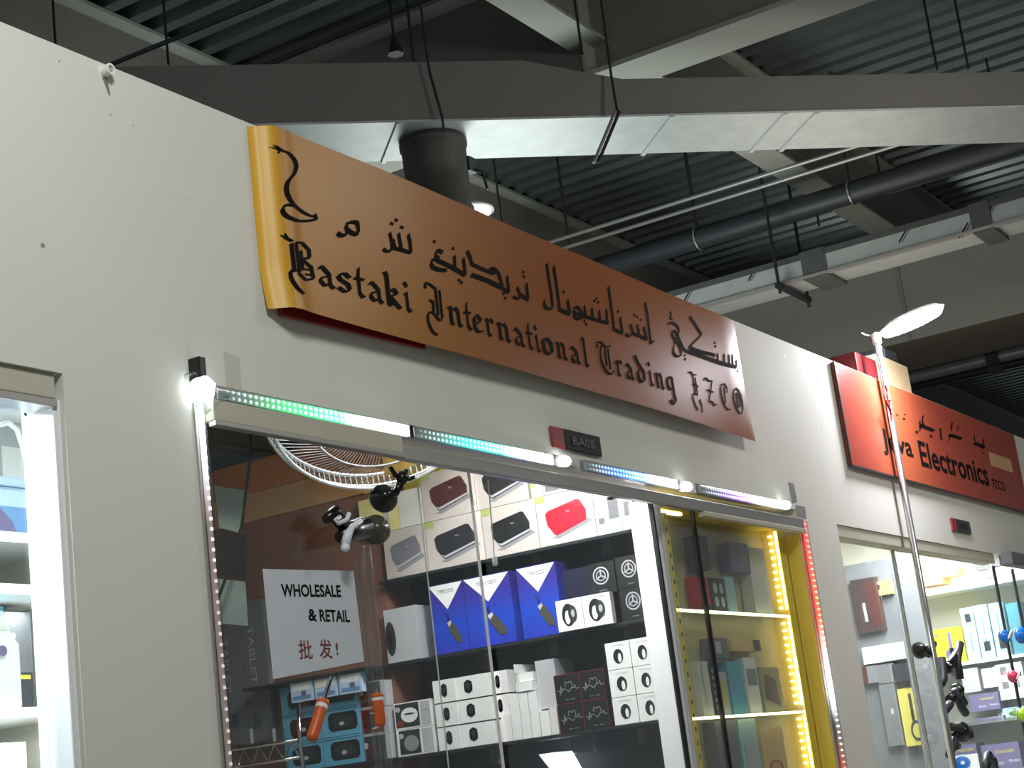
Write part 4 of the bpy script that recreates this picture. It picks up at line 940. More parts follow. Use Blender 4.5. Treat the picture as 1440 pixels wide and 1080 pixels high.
# suction phone holders on the glass
def sucker(label, c, r, nrm, Y, rub, arms, cat='phone holder'):
    C0 = atY(*c, Y); s = r/FPX*(C0-EYE).dot(FW); nv = Vector(nrm).normalized()
    t = thing('phone_holder', label, cat, C0-Vector((0, 0, s)))
    M(rub).lathe(C0, nv, [(0, s), (0.004, s*1.02), (0.012, s*0.85), (0.03, s*0.5), (0.04, s*0.3)], 26).build('suction_cup', t, smooth=True)
    M('pale_grey').lathe(C0-nv*0.003, nv, [(0, s*1.04), (0.003, s*1.04)], 26).build('cup_rim', t)
    pts = [C0+nv*0.035]+[atY(x, y, Y-0.03-0.01*i) for i, (x, y) in enumerate(arms)]
    if len(pts) > 1:
        M('black_plastic').tube(pts, [0.014]+[0.011]*(len(pts)-1), 10).build('arm', t, smooth=True)
        M('black_plastic').lathe(pts[-1], (0.2, -1, 0.2), [(-0.015, 0.012), (0, 0.02), (0.015, 0.012)], 12).build('ball_joint', t, smooth=True)
        e = pts[-1]; W = RT*0.034; Vv = UP*0.026
        mb = M('black_plastic')
        for sx in (-1, 1):
            mb.tube([e, e+W*sx*0.6+Vv*(0.3 if sx < 0 else -0.1), e+W*sx+Vv*(1.2 if sx < 0 else 0.1)], [0.009, 0.007, 0.006], 8)
        mb.tube([e, e+Vv*0.9+W*0.35], [0.009, 0.006], 8); mb.build('clamp', t, smooth=True)
    return t, C0, s
sucker('black suction phone holder stuck on the glass under the fan', (539, 701), 20, (-0.55, -0.75, 0.1), 2.644, 'rubber', [(556, 694), (562, 682), (566, 672)])
t, C0, s = sucker('dark grey suction mount with a white clamp arm, below the black phone holder', (528, 745), 21, (-0.55, -0.75, 0.0), 2.642, 'rubber_grey', [])
M('black_plastic').tube([atY(512, 742, 2.62), atY(490, 748, 2.60), atY(478, 756, 2.6)], [0.03, 0.026, 0.016], 12).build('mount_body', t, smooth=True)
M('black_plastic').tube([atY(484, 738, 2.60), atY(470, 722, 2.60), atY(458, 730, 2.6)], [0.02, 0.022, 0.012], 10).build('bracket', t, smooth=True)
M('opal_white').tube([atY(508, 733, 2.58), atY(495, 741, 2.58), atY(489, 752, 2.58), atY(486, 765, 2.58)], [0.006, 0.008, 0.012, 0.012], 10).build('lever_arm', t, smooth=True)
M('opal_white').lathe(atY(485.5, 769.5, 2.58), (0, 0, 1), [(-0.012, 0.004), (-0.006, 0.0115), (0.003, 0.0115), (0.012, 0.004)], 12).build('lever_knob', t, smooth=True)
M('opal_white').tube([atY(491, 722, 2.58), atY(487, 731, 2.58), atY(476, 736, 2.58), atY(472, 731, 2.58), atY(478, 727, 2.58)], 0.006, 8).build('hook_clip', t, smooth=True)

# wall fan seen from below
fc = Vector((4.80, 3.38, 3.015)); fn = Vector((-0.45, -0.42, -0.80)).normalized(); fu = fn.orthogonal().normalized(); fv = fn.cross(fu); FR = 0.40
t = thing('ceiling_fan', 'caged round fan hanging inside the shop just under the opening head', 'fan', (fc.x, fc.y, fc.z-0.3))
def circ(r, off, n=48): return [fc+fu*r*math.cos(2*PI*k/n)+fv*r*math.sin(2*PI*k/n)+fn*off for k in range(n+1)]
mb = M('fan_grille')
mb.tube(circ(FR, 0.0), 0.006, 6, False); mb.tube(circ(FR*0.93, 0.045), 0.007, 6, False); mb.tube(circ(FR*0.6, 0.075), 0.004, 5, False); mb.tube(circ(FR*1.0, -0.06), 0.007, 6, False)
n = 120
for k in range(n):
    a = 2*PI*k/n; d0 = fu*math.cos(a)+fv*math.sin(a); a2 = a+0.35; d1 = fu*math.cos(a2)+fv*math.sin(a2)
    mb.tube([fc+d1*FR*0.2+fn*0.085, fc+(d0+d1).normalized()*FR*0.6+fn*0.075, fc+d0*FR*0.93+fn*0.045, fc+d0*FR], 0.0012, 4, False)
    mb.tube([fc+d0*FR, fc+d0*FR*1.0-fn*0.06], 0.002, 4, False)
mb.build('cage', t)
M('white').lathe(fc+fn*0.08, fn, [(0, FR*0.2), (0.012, FR*0.18)], 24).build('badge', t)
for k in range(3):
    a = 2*PI*k/3+1.2; d0 = fu*math.cos(a)+fv*math.sin(a); d1 = fu*math.cos(a+0.9)+fv*math.sin(a+0.9)
    M('fan_blade').hexa([fc+d0*0.06, fc+d0*FR*0.86+fn*0.02, fc+(d0+d1).normalized()*FR*0.88, fc+d1*FR*0.8-fn*0.03, fc+d1*0.06-fn*0.01], [q+fn*0.004 for q in [fc+d0*0.06, fc+d0*FR*0.86+fn*0.02, fc+(d0+d1).normalized()*FR*0.88, fc+d1*FR*0.8-fn*0.03, fc+d1*0.06-fn*0.01]]).build('blade', t)
M('mid_grey').lathe(fc-fn*0.02, -fn, [(0, 0.05), (0.06, 0.07), (0.16, 0.06), (0.2, 0.03)], 20).build('motor', t, smooth=True)
M('mid_grey').tube([fc-fn*0.18, (fc.x+0.1, fc.y+0.08, 3.2)], 0.02, 8).build('bracket', t)
for k, (x, y, z) in enumerate([(*atZ(px, py, 3.165)[:2], 3.165) for px, py in ((503, 647), (592, 650))]):
    t2 = thing('shop_lamp', 'round glowing ceiling lamp behind the fan cage, %s one' % ['left', 'right'][k], 'lamp', (x, y, z))
    M('white').lathe((x, y, z+0.035), (0, 0, -1), [(0, 0.10), (0.02, 0.10)], 24).build('base', t2)
    M('fan_glow').lathe((x, y, z+0.015), (0, 0, -1), [(0, 0.085), (0.02, 0.08), (0.03, 0.05)], 24).build('diffuser', t2, smooth=True)

# bracket lamp and hanging case at the bottom of the dark shelves
y0, z0 = side(775, 1072, 5.7)
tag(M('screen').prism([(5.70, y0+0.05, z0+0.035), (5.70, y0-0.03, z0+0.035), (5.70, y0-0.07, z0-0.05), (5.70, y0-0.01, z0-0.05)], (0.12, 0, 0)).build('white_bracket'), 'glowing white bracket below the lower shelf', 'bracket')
y0, z0 = side(930, 1010, 5.5); y1, z1 = side(948, 1068, 5.5)
t = thing('phone_case', 'black phone case hanging at the right below the lower shelf', 'phone case', (5.52, (y0+y1)/2, z1))
M('black').box((5.515, min(y0, y1), z1), (5.53, max(y0, y1), z0)).build('case', t, bevel=0.004)
M('grey').box((5.512, (y0+y1)/2-0.01, (z0+z1)/2-0.02), (5.515, (y0+y1)/2+0.012, (z0+z1)/2+0.02)).build('label', t)
M('pale_grey').box((5.512, (y0+y1)/2-0.03, z1+0.01), (5.515, (y0+y1)/2+0.02, z1+0.04)).build('card', t)

# ================================================================== GOLDEN SHOWCASE
CX0, CX1, CY0, CY1 = 5.50, 6.62, 2.672, 2.752
t = thing('display_cabinet', 'golden lit display cabinet with shelves at the right of the shop opening', 'cabinet', ((CX0+CX1)/2, (CY0+CY1)/2, 0))
M('gold_wall').box((CX0, CY1, 0), (CX1, CY1+0.012, 2.56)).build('back_panel', t)
M('gold_frame_lit').box((CX1-0.02, CY0, 0), (CX1, CY1, 2.56)).build('side_panel', t)
M('panel_white').box((CX0, CY0, 0), (CX0+0.02, CY1, 2.56)).build('side_panel', t)
M('gold_frame_lit').box((CX0+0.02, CY0, 2.545), (CX1-0.02, CY1, 2.56)).build('top_panel', t)
xr = atY(1090, 745, CY0).x
M('gold_frame_lit').box((xr, CY0-0.006, 0), (6.656, CY0-0.0005, 2.545)).build('front_post', t)
for z in (2.18, 1.792, 1.40):
    b = M('edge_glass').box((CX0+0.02, CY0, z-0.008), (CX1-0.02, CY1, z)).build('shelf', t)
    M('led_warm').box((CX0+0.025, CY0-0.004, z-0.012), (xr, CY0+0.004, z-0.002)).build('light_edge', b)
for z0, z1 in ((2.20, 2.53), (1.81, 2.165), (1.42, 1.775)):
    mb = M('led_warm'); n = int((z1-z0)/0.014)
    for k in range(n):
        z = z0+(z1-z0)*(k+.5)/n; mb.box((xr-0.014, CY0-0.003, z-0.0055), (xr-0.002, CY0+0.004, z+0.0055))
    s_ = mb.build('led_strip', t); 
    mb = M('led_warm')
    for k in range(n//2):
        z = z0+(z1-z0)*(k+.5)/(n//2); mb.box((CX1-0.03, CY1-0.05, z-0.004), (CX1-0.0205, CY1-0.035, z+0.004))
    mb.build('led_strip', t)
M('led_warm').box((CX0+0.03, CY0+0.002, 2.532), (CX0+0.2, CY0+0.016, 2.542)).build('top_light', t)
ml = M('gold_frame_lit').box((CX0+0.022, CY0-0.004, 0), (CX0+0.055, CY0+0.004, 2.53))
for k in range(22): ml.mat('black').box((CX0+0.034, CY0-0.0048, 1.5+k*0.048), (CX0+0.043, CY0-0.004, 1.5+k*0.048+0.016))
ml.build('slotted_upright', t)
def fgoods(name, label, cat, x0, x1, z0, z1, body, draw=None, Y=2.70, dep=0.05, group=None):
    mb = M(body).box((x0, Y, z0), (x1, Y+dep, z1)); f = Fr((x0, Y, z0), (x1-x0, 0, 0), (0, 0, z1-z0)); f.n = Vector((0, -0.0012, 0))
    if draw: draw(f, mb)
    return tag(mb.build(name), label, cat, group)
def cx(px, py, Y=2.72): p = atY(px, py, Y); return p.x
Y7 = 2.70
def cab(name, label, cat, p0, p1, zb, body, draw=None):
    a = atY(*p0, Y7); b = atY(*p1, Y7); return fgoods(name, label, cat, min(a.x, b.x), max(a.x, b.x), zb, max(a.z, b.z), body, draw)
z1_, z2_, z3_ = 2.181, 1.793, 1.401
cab('red_box', 'small red box on the top shelf of the golden cabinet', 'box', (984, 840), (995, 812), z1_, 'red', lambda f, mb: f.rect(mb, 'charcoal', 0, .0, 1, .2))
cab('phone_box', 'black box with pale print beside the red box in the golden cabinet', 'box', (1002, 842), (1017, 814), z1_, 'charcoal', lambda f, mb: [f.ell(mb, 'pale_grey', u, v, .14, .16) for u in (.28, .72) for v in (.3, .7)])
cab('mint_box', 'pale green carton on the top cabinet shelf', 'box', (1024, 850), (1031, 812), z1_, 'pale_blue_box')
cab('violet_card', 'violet backed card hanging in the top of the golden cabinet', 'card', (1030, 803), (1050, 765), atY(1030, 803, 2.70).z, 'purple_box')
cab('white_card', 'grey-white card standing by the cabinet corner on the top shelf', 'card', (1062, 848), (1074, 772), z1_, 'offwhite')
cab('smoke_carton', 'smoky dark carton at the left of the top cabinet shelf', 'box', (975, 845), (996, 752), z1_, 'mid_grey') if False else None
cab('gadget_box', 'dark lettered carton standing on the middle cabinet shelf', 'box', (1007, 1000), (1002, 932), z2_, 'charcoal', lambda f, mb: [f.ell(mb, 'pale_grey', .5, .15+.14*k, .2, .05) for k in range(6)])
cab('gadget_box', 'grey carton with a tan picture on the middle cabinet shelf', 'box', (1016, 1000), (1020, 945), z2_, 'pale_grey', lambda f, mb: f.rect(mb, 'yellow_wall', .2, .2, .7, .8))
cab('blue_carton', 'blue carton on the middle shelf of the golden cabinet', 'box', (1032, 1000), (1041, 930), z2_, 'sky_box')
cab('white_carton', 'white carton with a grey square on the middle cabinet shelf', 'box', (1056, 1000), (1061, 925), z2_, 'white', lambda f, mb: f.rect(mb, 'grey', .1, .5, .9, .8))
cab('cream_carton', 'cream carton with a brown screen picture on the middle cabinet shelf', 'box', (1077, 998), (1094, 938), z2_, 'gold_wall', lambda f, mb: f.poly(mb, 'speaker_maroon', [(.1,.3),(.85,.12),(.7,.75),(.2,.85)]))
cab('case_box', 'dark boxed case leaning over the other cartons on the middle cabinet shelf', 'box', (1002, 930), (1023, 898), atY(1002, 930, Y7).z, 'charcoal', lambda f, mb: f.rect(mb, 'pale_grey', .15, .2, .45, .8)) if False else None
cab('black_carton', 'big slate carton on the lowest cabinet shelf', 'box', (1014, 1079), (1034, 1013), z3_, 'mid_grey')
cab('blue_carton', 'pale blue carton on the lowest cabinet shelf', 'box', (1047, 1079), (1061, 1010), z3_, 'pale_blue_box', lambda f, mb: f.rect(mb, 'pale_grey', .2, .5, .8, .75))
cab('tan_carton', 'tan carton with red print on the lowest cabinet shelf', 'box', (1076, 1079), (1099, 1022), z3_, 'tan_box', lambda f, mb: f.ring(mb, 'red', .5, .55, .3, .08, .3))

cab('smoke_carton', 'smoky dark carton at the upper left corner of the golden cabinet', 'box', (984, 800), (994, 755), atY(984, 800, Y7).z, 'charcoal')
cab('cable_box', 'tan boxed cable card hanging above the blue carton in the golden cabinet', 'card', (1030, 915), (1068, 900), atY(1030, 915, Y7).z, 'tan_box', lambda f, mb: f.rect(mb, 'charcoal', .75, .0, 1, 1))
cab('case_box', 'grey boxed case hanging above the dark lettered carton in the golden cabinet', 'box', (1005, 925), (1022, 897), atY(1005, 925, Y7).z, 'mid_grey', lambda f, mb: f.rect(mb, 'pale_grey', .15, .2, .5, .8))
cab('white_pack', 'pale strip pack standing at left on the middle cabinet shelf', 'box', (990, 1000), (994, 930), z2_, 'offwhite')
# ================================================================== RED SIGN AND POLE LAMP
YJ = D-0.02
q = [atY(x, y, YJ) for x, y in ((1172, 511), (1200, 659), (1440, 716), (1424, 608))]
x0, x1 = (q[0].x+q[1].x)/2, atY(1425, 608, YJ).x; z1 = 3.372; z0 = (q[1].z+q[2].z)/2
t = thing('shop_sign', 'red orange shop sign with dark Arabic and Latin lettering near the pole lamp', 'sign', ((x0+x1)/2, YJ, z0))
M('jeva_print').box((x0, YJ, z0), (x1, D, z1)).build('panel', t, bevel=0.003)
mb = M('charcoal').box((x0-0.006, YJ-0.004, z0-0.008), (x1, YJ+0.004, z0)).box((x0-0.01, YJ-0.004, z0-0.008), (x0, YJ+0.004, z1)); mb.build('edging', t)
f = Fr((0, YJ, 0), (1, 0, 0), (0, 0, 1)); mb = MB()
def jx(px, py): p = atY(px, py, YJ-0.002); return p.x, p.z
a = jx(1243, 634); b = jx(1287, 652); c = jx(1297, 657); d = jx(1391, 677); zt1 = jx(1300, 622)[1]
zb1 = (jx(1287, 652)[1]+jx(1310, 660)[1])/2
for body, xa, xb in (('Jeva', a[0], b[0]), ('Electronics', c[0], d[0])):
    letters(f, 'ink', body, xa, zb1, xb, zt1, t, 1, 0.02)
e0 = jx(1394, 668); e1 = jx(1413, 680); letters(f, 'ink', 'FZCO', e0[0], zb1, e1[0], zb1+0.055, t, 1, 0.01)
def jst(pts, w=0.016):
    P = [jx(1160+x/5.143, 520+y/5.143) for x, y in pts]; P = curve(P, 4) if len(P) > 2 else P
    mb.mat('ink'); nib(mb, P, (w, w*0.35), lambda x, z: Vector((x, YJ-0.002, z)))
mb = MB(); jst([(690,400),(740,420),(790,440)], .03); jst([(660,440),(670,455),(690,430),(685,370)]); jst([(710,330),(705,380),(720,400)]); jst([(760,470),(775,490)], .012); mb.build('arabic_letters', t); mb = MB(); jst([(835,420),(840,490),(850,500)]); jst([(900,470),(950,485),(990,500)], .03); jst([(890,520),(905,490),(900,470)])
jst([(920,380),(915,440)]); jst([(965,400),(960,440)], .01); mb.build('arabic_letters', t); mb = MB(); jst([(1080,530),(1120,545),(1155,565)], .03); jst([(1150,560),(1145,500)]); jst([(1085,520),(1080,470)], .01); mb.build('arabic_letters', t); mb = MB(); jst([(475,270),(485,280)], .01); jst([(485,345),(497,350)], .012); jst([(520,320),(527,330)], .012); jst([(565,350),(580,358)], .012); jst([(575,320),(585,325)], .01); jst([(1140,600),(1152,606)], .01)
mb.build('arabic_letters', t)
p0 = jx(1390, 635); p1 = jx(1425, 665); mb = MB(); f.rect(mb, 'tan_board', p0[0], p1[1], min(p1[0], x1-0.01), p0[1]); mb.build('pasted_label', t)
# pole lamp
YP = 2.548
top = atY(1233, 478, YP); bot = atY(1312, 1000, YP); bx = bot.x
t = thing('pole_lamp', 'tall thin pole lamp with a bright white oval head before the red sign', 'lamp', (top.x, YP, 0))
M('steel').tube([(top.x, YP, 0), (top.x, YP, top.z)], 0.017, 14).build('pole', t, smooth=True)
M('white').lathe((top.x, YP, top.z-0.02), (0, 0, 1), [(0, 0.022), (0.05, 0.024), (0.06, 0.01)], 12).build('top_collar', t, smooth=True)
hd = Vector((-0.2, -1, 0.14)).normalized(); hs = Vector((1, -0.2, 0)).normalized(); hl = 0.36
h0 = Vector((top.x, YP, top.z+0.02))+hd*0.03
def oval(k, w, dz): 
    return [h0+hd*(hl/2+hl/2*math.cos(a)*k)+hs*(0.075*k*w*math.sin(a))+Vector((0, 0, dz)) for a in [2*PI*i/28 for i in range(28)]]
M('white').hexa(oval(0.97, 1, 0.0), oval(0.8, 1, 0.022)).build('lamp_head', t, smooth=False)
M('lamp_white').hexa(oval(0.9, 1, -0.028), oval(1.0, 1, -0.0005)).build('diffuser', t)
M('white').tube([(top.x, YP, top.z+0.02), h0+hd*0.02], 0.012, 8).build('arm', t)
M('grey').tube([(top.x, YP, top.z+0.025), (top.x-0.02, YP+0.04, top.z+0.03), (top.x-0.10, YP+0.04, top.z+0.03)], 0.004, 6).build('tail_pin', t)
mb = M('red')
pw = [(top.x-0.02+0.006*((-1)**k), YP-0.01, top.z-0.03-k*0.03) for k in range(14)]; mb.tube(pw, 0.005, 6); mb.tube([(top.x-0.03, YP-0.02, top.z-0.32), (top.x-0.1, YP-0.02, top.z-0.33), (top.x-0.03, YP-0.015, top.z-0.37)], 0.006, 6); mb.build('red_wire', t)
M('white').tube([(p[0]-0.008, p[1], p[2]) for p in pw[:8]], 0.0035, 5).build('white_wire', t)
# cartons on top of the far wall behind the sign
for pa, pb, mat, lab in (((1243, 556), (1276, 516), 'cardboard', 'tan cardboard carton on the wall top behind the red sign'), ((1210, 540), (1243, 512), 'dark_red', 'dark red carton on the wall top left of the tan carton'), ((1243, 516), (1262, 504), 'charcoal', 'small dark carton lying on the tan carton')):
    a = atY(*pa, D+0.04); b = atY(*pb, D+0.04)
    if mat == 'cardboard': zt0 = b.z
    zb0 = ZT+0.001 if mat != 'charcoal' else zt0+0.001
    if mat == 'charcoal': b = b+Vector((0, 0, 0.03)); a = a+Vector((0.06, 0, 0))
    if mat == 'dark_red': b = b-Vector((0.12, 0, 0))
    o = tag(M(mat).box((a.x, D+0.04, zb0), (b.x, D+0.34, max(b.z, zb0+0.03))).build('carton', bevel=0.004), lab, 'box')

# ================================================================== RIGHT SHOP INTERIOR
RX = 11.6
struct(M('shop_wall').box((RX+0.35, 2.73, 0), (RX+0.43, 5.2, 3.3)).build('wall_side.001'))
struct(M('shop_wall').box((7.0, 5.1, 0), (RX+0.35, 5.2, 3.3)).build('wall_back.001'))
struct(M('shop_wall').box((6.80, 2.73, 0), (6.88, 5.1, 3.3)).build('wall_left.001'))
struct(M('white').box((6.88, 2.73, 3.22), (RX+0.43, 5.2, 3.3)).build('ceiling_3'))
def rs(px, py): p = atX(px, py, RX); return p.y, p.z
for k, (z, y0, y1, lab) in enumerate(((2.105, 2.8, 3.8, 'upper white shelf in the right shop under the yellow box'), (1.70, 2.8, 3.8, 'lower shelf in the right shop under the purple cartons'), (2.33, 3.9, 4.6, 'white lit shelf in the left part of the right shop'), (1.60, 3.9, 4.6, 'lowest white lit shelf in the left part of the right shop'))):
    t = thing('wall_shelf', lab, 'shelf', (RX+0.17, (y0+y1)/2, z-0.02))
    M('mid_grey' if k == 1 else 'white').box((RX-0.01, y0, z-0.02), (RX+0.35, y1, z)).build('board', t)
    if k > 1: M('led_soft').box((RX-0.014, y0, z-0.05), (RX-0.011, y0+0.35, z+0.01)).build('light_edge', t)
    for yy in (y0+0.15, y1-0.15): M('grey').prism([(RX+0.05, yy, z-0.02), (RX+0.35, yy, z-0.02), (RX+0.35, yy, z-0.12)], (0, 0.015, 0)).build('bracket', t)
def rgoods(name, label, pa, pb, body, draw=None, zb=None, X=RX, dep=0.2, group=None):
    a = atX(*pa, X); b = atX(*pb, X)
    return goods(name, label, 'box', a.y, b.y, a.z if zb is None else zb, b.z, body, draw, X, dep, group)
def mop(f, mb): f.rect(mb, 'purple_box', .5, .25, .62, .88); f.ell(mb, 'purple_box', .58, .26, .24, .18); f.rect(mb, 'mid_grey', .08, .8, .2, .88); f.rect(mb, 'tan_box', .08, .5, .25, .52)
zU = 2.106; zL = 1.701
rgoods('yellow_carton', 'bright yellow carton with a purple gadget on the upper shelf of the right shop', (1317, 928), (1351, 880), 'yellow_box', mop, zU)
def cam_(f, mb): f.rect(mb, 'black', .3, .72, .75, .88); f.line(mb, 'teal_box', [(.5,.15),(.5,.55)], .008); f.ring(mb, 'teal_box', .6, .66, .15, .04, .4)
def cam2(f, mb): f.rect(mb, 'black', .3, .14, .75, .32); f.line(mb, 'teal_box', [(.5,.45),(.5,.85)], .008); f.ring(mb, 'teal_box', .45, .37, .15, .04, .4)
for k, (pa, pb, d) in enumerate((((1361, 922), (1367, 853), cam_), ((1380, 918), (1387, 849), cam2), ((1401, 914), (1409, 846), cam2), ((1424, 905), (1432, 846), None))):
    rgoods('slim_carton', 'slim pale blue carton, %s of the four beside the yellow carton' % ['first', 'second', 'third', 'fourth'][k], pa, pb, 'pale_blue_box' if k < 3 else 'teal_box', d, zU, group='slim pale blue cartons')
rgoods('cyan_carton', 'narrow cyan carton left of the yellow carton behind the pole', (1292, 930), (1308, 885), 'sky_box', lambda f, mb: f.rect(mb, 'white', .4, .0, .6, 1), zU)
rgoods('tan_carton', 'tan carton on the high rail of the right shop', (1292, 826), (1322, 797), 'tan_box', lambda f, mb: f.ell(mb, 'cardboard', .6, .6, .06, .06), X=RX)
rgoods('tan_carton', 'small tan carton with a grey label right of the bigger tan one', (1325, 812), (1345, 797), 'tan_box', lambda f, mb: f.rect(mb, 'pale_grey', .1, .4, .7, .9), X=RX)
yy0, zz0 = rs(1290, 830); yy1, zz1 = rs(1440, 795)
tag(M('offwhite').box((RX-0.01, 2.8, zz0-0.05), (RX+0.35, yy0+0.1, zz0-0.02)).build('wall_shelf'), 'high white rail in the right shop with small cartons', 'shelf')
for k, (px, py, mat) in enumerate(((1361, 794, 'mid_grey'), (1385, 789, 'charcoal'), (1365, 806, 'pale_grey'), (1395, 806, 'pale_grey'), (1378, 817, 'purple_box'))):
    y, z = rs(px, py); tag(M(mat).box((RX+0.33, y-0.05, z-0.02), (RX+0.349, y+0.05, z+0.03)).build('price_tag'), ['grey tag high on the white wall', 'dark tag high on the white wall at right', 'pale tag below the grey tag', 'pale tag below the dark tag', 'lilac tag lowest on the white wall'][k]+' of the right shop', 'tag')
def purple(f, mb):
    f.text(mb, 'ink_yellow', 'CHARGER', .35, .62, .85, .74); f.text(mb, 'ink_white', 'Fast', .3, .2, .55, .32); f.text(mb, 'ink_white', 'Mobile', .68, .24, .95, .36)
rgoods('purple_carton', 'purple carton with yellow print on the lower shelf, bottom of two', (1375, 1035), (1414, 1005), 'purple_box', purple, zL, group='purple cartons')
rgoods('purple_carton', 'purple carton with yellow print, on top of another', (1366, 1002), (1403, 972), 'purple_box', purple, atX(1375, 1035, RX).z+0.18 if False else None, group='purple cartons')
rgoods('purple_carton', 'wide purple carton with yellow print below the lower shelf', (1385, 1085), (1432, 1042), 'purple_box', purple, group='purple cartons')
rgoods('purple_carton', 'purple carton with a white lower half left of the wide purple one', (1340, 1085), (1372, 1045), 'purple_box', lambda f, mb: (f.rect(mb, 'white', 0, 0, 1, .6), f.text(mb, 'ink_yellow', 'CHARGER', .2, .72, .9, .84, 2), f.ell(mb, 'blue_plastic', .4, .3, .3, .26, 2), f.ell(mb, 'white', .42, .3, .08, .08, 3)), group='purple cartons')
rgoods('watch_carton', 'white carton with two dark watches under the upper shelf', (1408, 985), (1436, 930), 'white', lambda f, mb: (f.rect(mb, 'mid_grey', .15, .7, .4, .92), f.rect(mb, 'mid_grey', .15, .3, .4, .5), f.rect(mb, 'mid_grey', .6, .3, .8, .5), f.rect(mb, 'pale_grey', .15, .08, .45, .2), f.rect(mb, 'pale_grey', .6, .08, .85, .2)))
rgoods('green_carton', 'pale green carton with a black round gadget at the right edge', (1416, 1034), (1440, 992), 'pale_blue_box', lambda f, mb: (f.ell(mb, 'charcoal', .55, .35, .28, .28), f.rect(mb, 'charcoal', .5, .5, .6, .85)), zL)
rgoods('white_carton', 'plain white carton left of the watch carton', (1384, 968), (1400, 938), 'white')
rgoods('white_carton', 'pale glass-like carton next to the black holders', (1356, 975), (1374, 938), 'pale_grey')
# left part: dark posters, yellow cards, pillar
def fside(name, label, cat, pa, pb, mat, X, dep=0.03, draw=None):
    a = atX(*pa, X); b = atX(*pb, X); o = goods(name, label, cat, a.y, b.y, a.z, b.z, mat, draw, X, dep); return o
XL = 11.2
tag(M('mid_grey').box((XL+0.05, 3.72, 0), (XL+0.07, 4.5, 2.86)).build('display_board', bevel=0.003), 'grey display board behind the brown panel in the left part of the right shop', 'board')  # grey of a glass reflection put into the board's colour
fside('dark_poster', 'dark brown panel with a lit streak at the left of the right shop', 'panel', (1207, 892), (1232, 810), 'dark_brown', XL, 0.05, lambda f, mb: (f.rect(mb, 'speaker_maroon', .55, .1, 1, .9), f.line(mb, 'pale_grey', [(.4,.2),(.38,.55)], .02)))
fside('dark_poster', 'dark grey panel low at the left of the right shop', 'panel', (1250, 1050), (1257, 960), 'mid_grey', XL, 0.05, lambda f, mb: f.ell(mb, 'pale_grey', .6, .55, .1, .05))
fside('yellow_card', 'small yellow card right of the brown panel', 'card', (1234, 838), (1252, 815), 'yellow_wall', XL, 0.05, lambda f, mb: f.ell(mb, 'black', .2, .6, .1, .2))
fside('yellow_card', 'tall yellow card with a black loop gadget low in the right shop', 'card', (1275, 1050), (1292, 965), 'yellow_wall', XL, 0.05, lambda f, mb: (f.ring(mb, 'charcoal', .6, .25, .28, .18, .3), f.rect(mb, 'charcoal', .45, .42, .58, .9)))
fside('glass_stand', 'grey translucent stand below the lit shelf in the right shop', 'stand', (1215, 935), (1280, 900), 'pale_grey', XL, 0.05)
fside('drink_box', 'red and grey carton at the left under the lit shelf', 'box', (1216, 962), (1232, 935), 'speaker_grey', XL, 0.05, lambda f, mb: f.rect(mb, 'speaker_maroon', 0, 0, .3, 1))
fside('smoke_box', 'smoky grey carton beside the red and grey one', 'box', (1236, 962), (1256, 932), 'mid_grey', XL, 0.05)
fside('smoke_box', 'dark grey carton under the grey stand', 'box', (1258, 960), (1285, 930), 'charcoal', XL, 0.05)
a = atX(1253, 805, 10.9); b = atX(1270, 1060, 10.9)
tag(M('mid_grey').box((10.9, a.y-0.16, 0), (11.0, a.y+0.0, a.z)).build('pillar', bevel=0.01), 'grey upright pillar inside the right shop left of the pole', 'pillar')
# dangling coloured suction holders and black phone mounts on the right glass
def cup(label, c, r, mat, Y=2.645):
    C0 = atY(*c, Y); s = r/FPX*(C0-EYE).dot(FW); t = thing('suction_cup', label, 'suction cup', C0-Vector((0, 0, s)))
    M(mat).lathe(C0, (-0.5, -0.86, 0.05), [(0, s), (0.006, s*1.03), (0.02, s*0.8), (0.035, s*0.35)], 24).build('cup', t, smooth=True)
    M('pale_grey').lathe(C0+Vector((0.003, 0.006, 0)), (-0.5, -0.86, 0.05), [(0, s*1.12), (0.004, s*1.12)], 24).build('rim', t)
    M('offwhite').tube([C0+Vector((0.02, -0.04, 0)), C0+Vector((-0.05, -0.06, 0.02)), C0+Vector((-0.1, -0.05, -0.02))], 0.006, 8).build('strap', t, smooth=True)
cup('blue suction cup at the right edge of the right shop glass', (1436, 893), 11, 'blue_plastic'); cup('blue suction cup left of the one at the right edge', (1412, 895), 9, 'blue_plastic')
cup('pink suction cup on the right shop glass', (1424, 951), 8, 'pink_plastic'); cup('lime green suction cup on the right shop glass', (1438, 1005), 9, 'lime')
def mount(label, pts, c, r, extra=()):
    Y = 2.60; t = thing('phone_mount', label, 'phone holder', atY(*pts[-1], Y))
    P = [atY(x, y, Y-0.004*i) for i, (x, y) in enumerate(pts)]
    M('black_plastic').tube(P, 0.024, 10).build('arm', t, smooth=True)
    C0 = atY(*c, Y); s = 1.3*r/FPX*(C0-EYE).dot(FW); M('black_plastic').lathe(C0, (-0.6, -0.8, 0.1), [(0, s), (0.02, s*1.02), (0.04, s*0.6), (0.06, s*0.3)], 20).build('cradle', t, smooth=True)
    for e in extra: M('charcoal').tube([atY(x, y, Y-0.02) for x, y in e], 0.021, 8).build('jaw', t, smooth=True)
mount('topmost black phone mount by the pole', [(1305, 912), (1297, 918), (1290, 914)], (1291, 915), 9, [[(1312, 905), (1306, 920)]])
mount('black phone mount with two upright jaws right of the pole', [(1322, 940), (1335, 935), (1346, 920)], (1330, 940), 6, [[(1324, 925), (1327, 955), (1323, 962)], [(1350, 905), (1346, 930), (1350, 955)]])
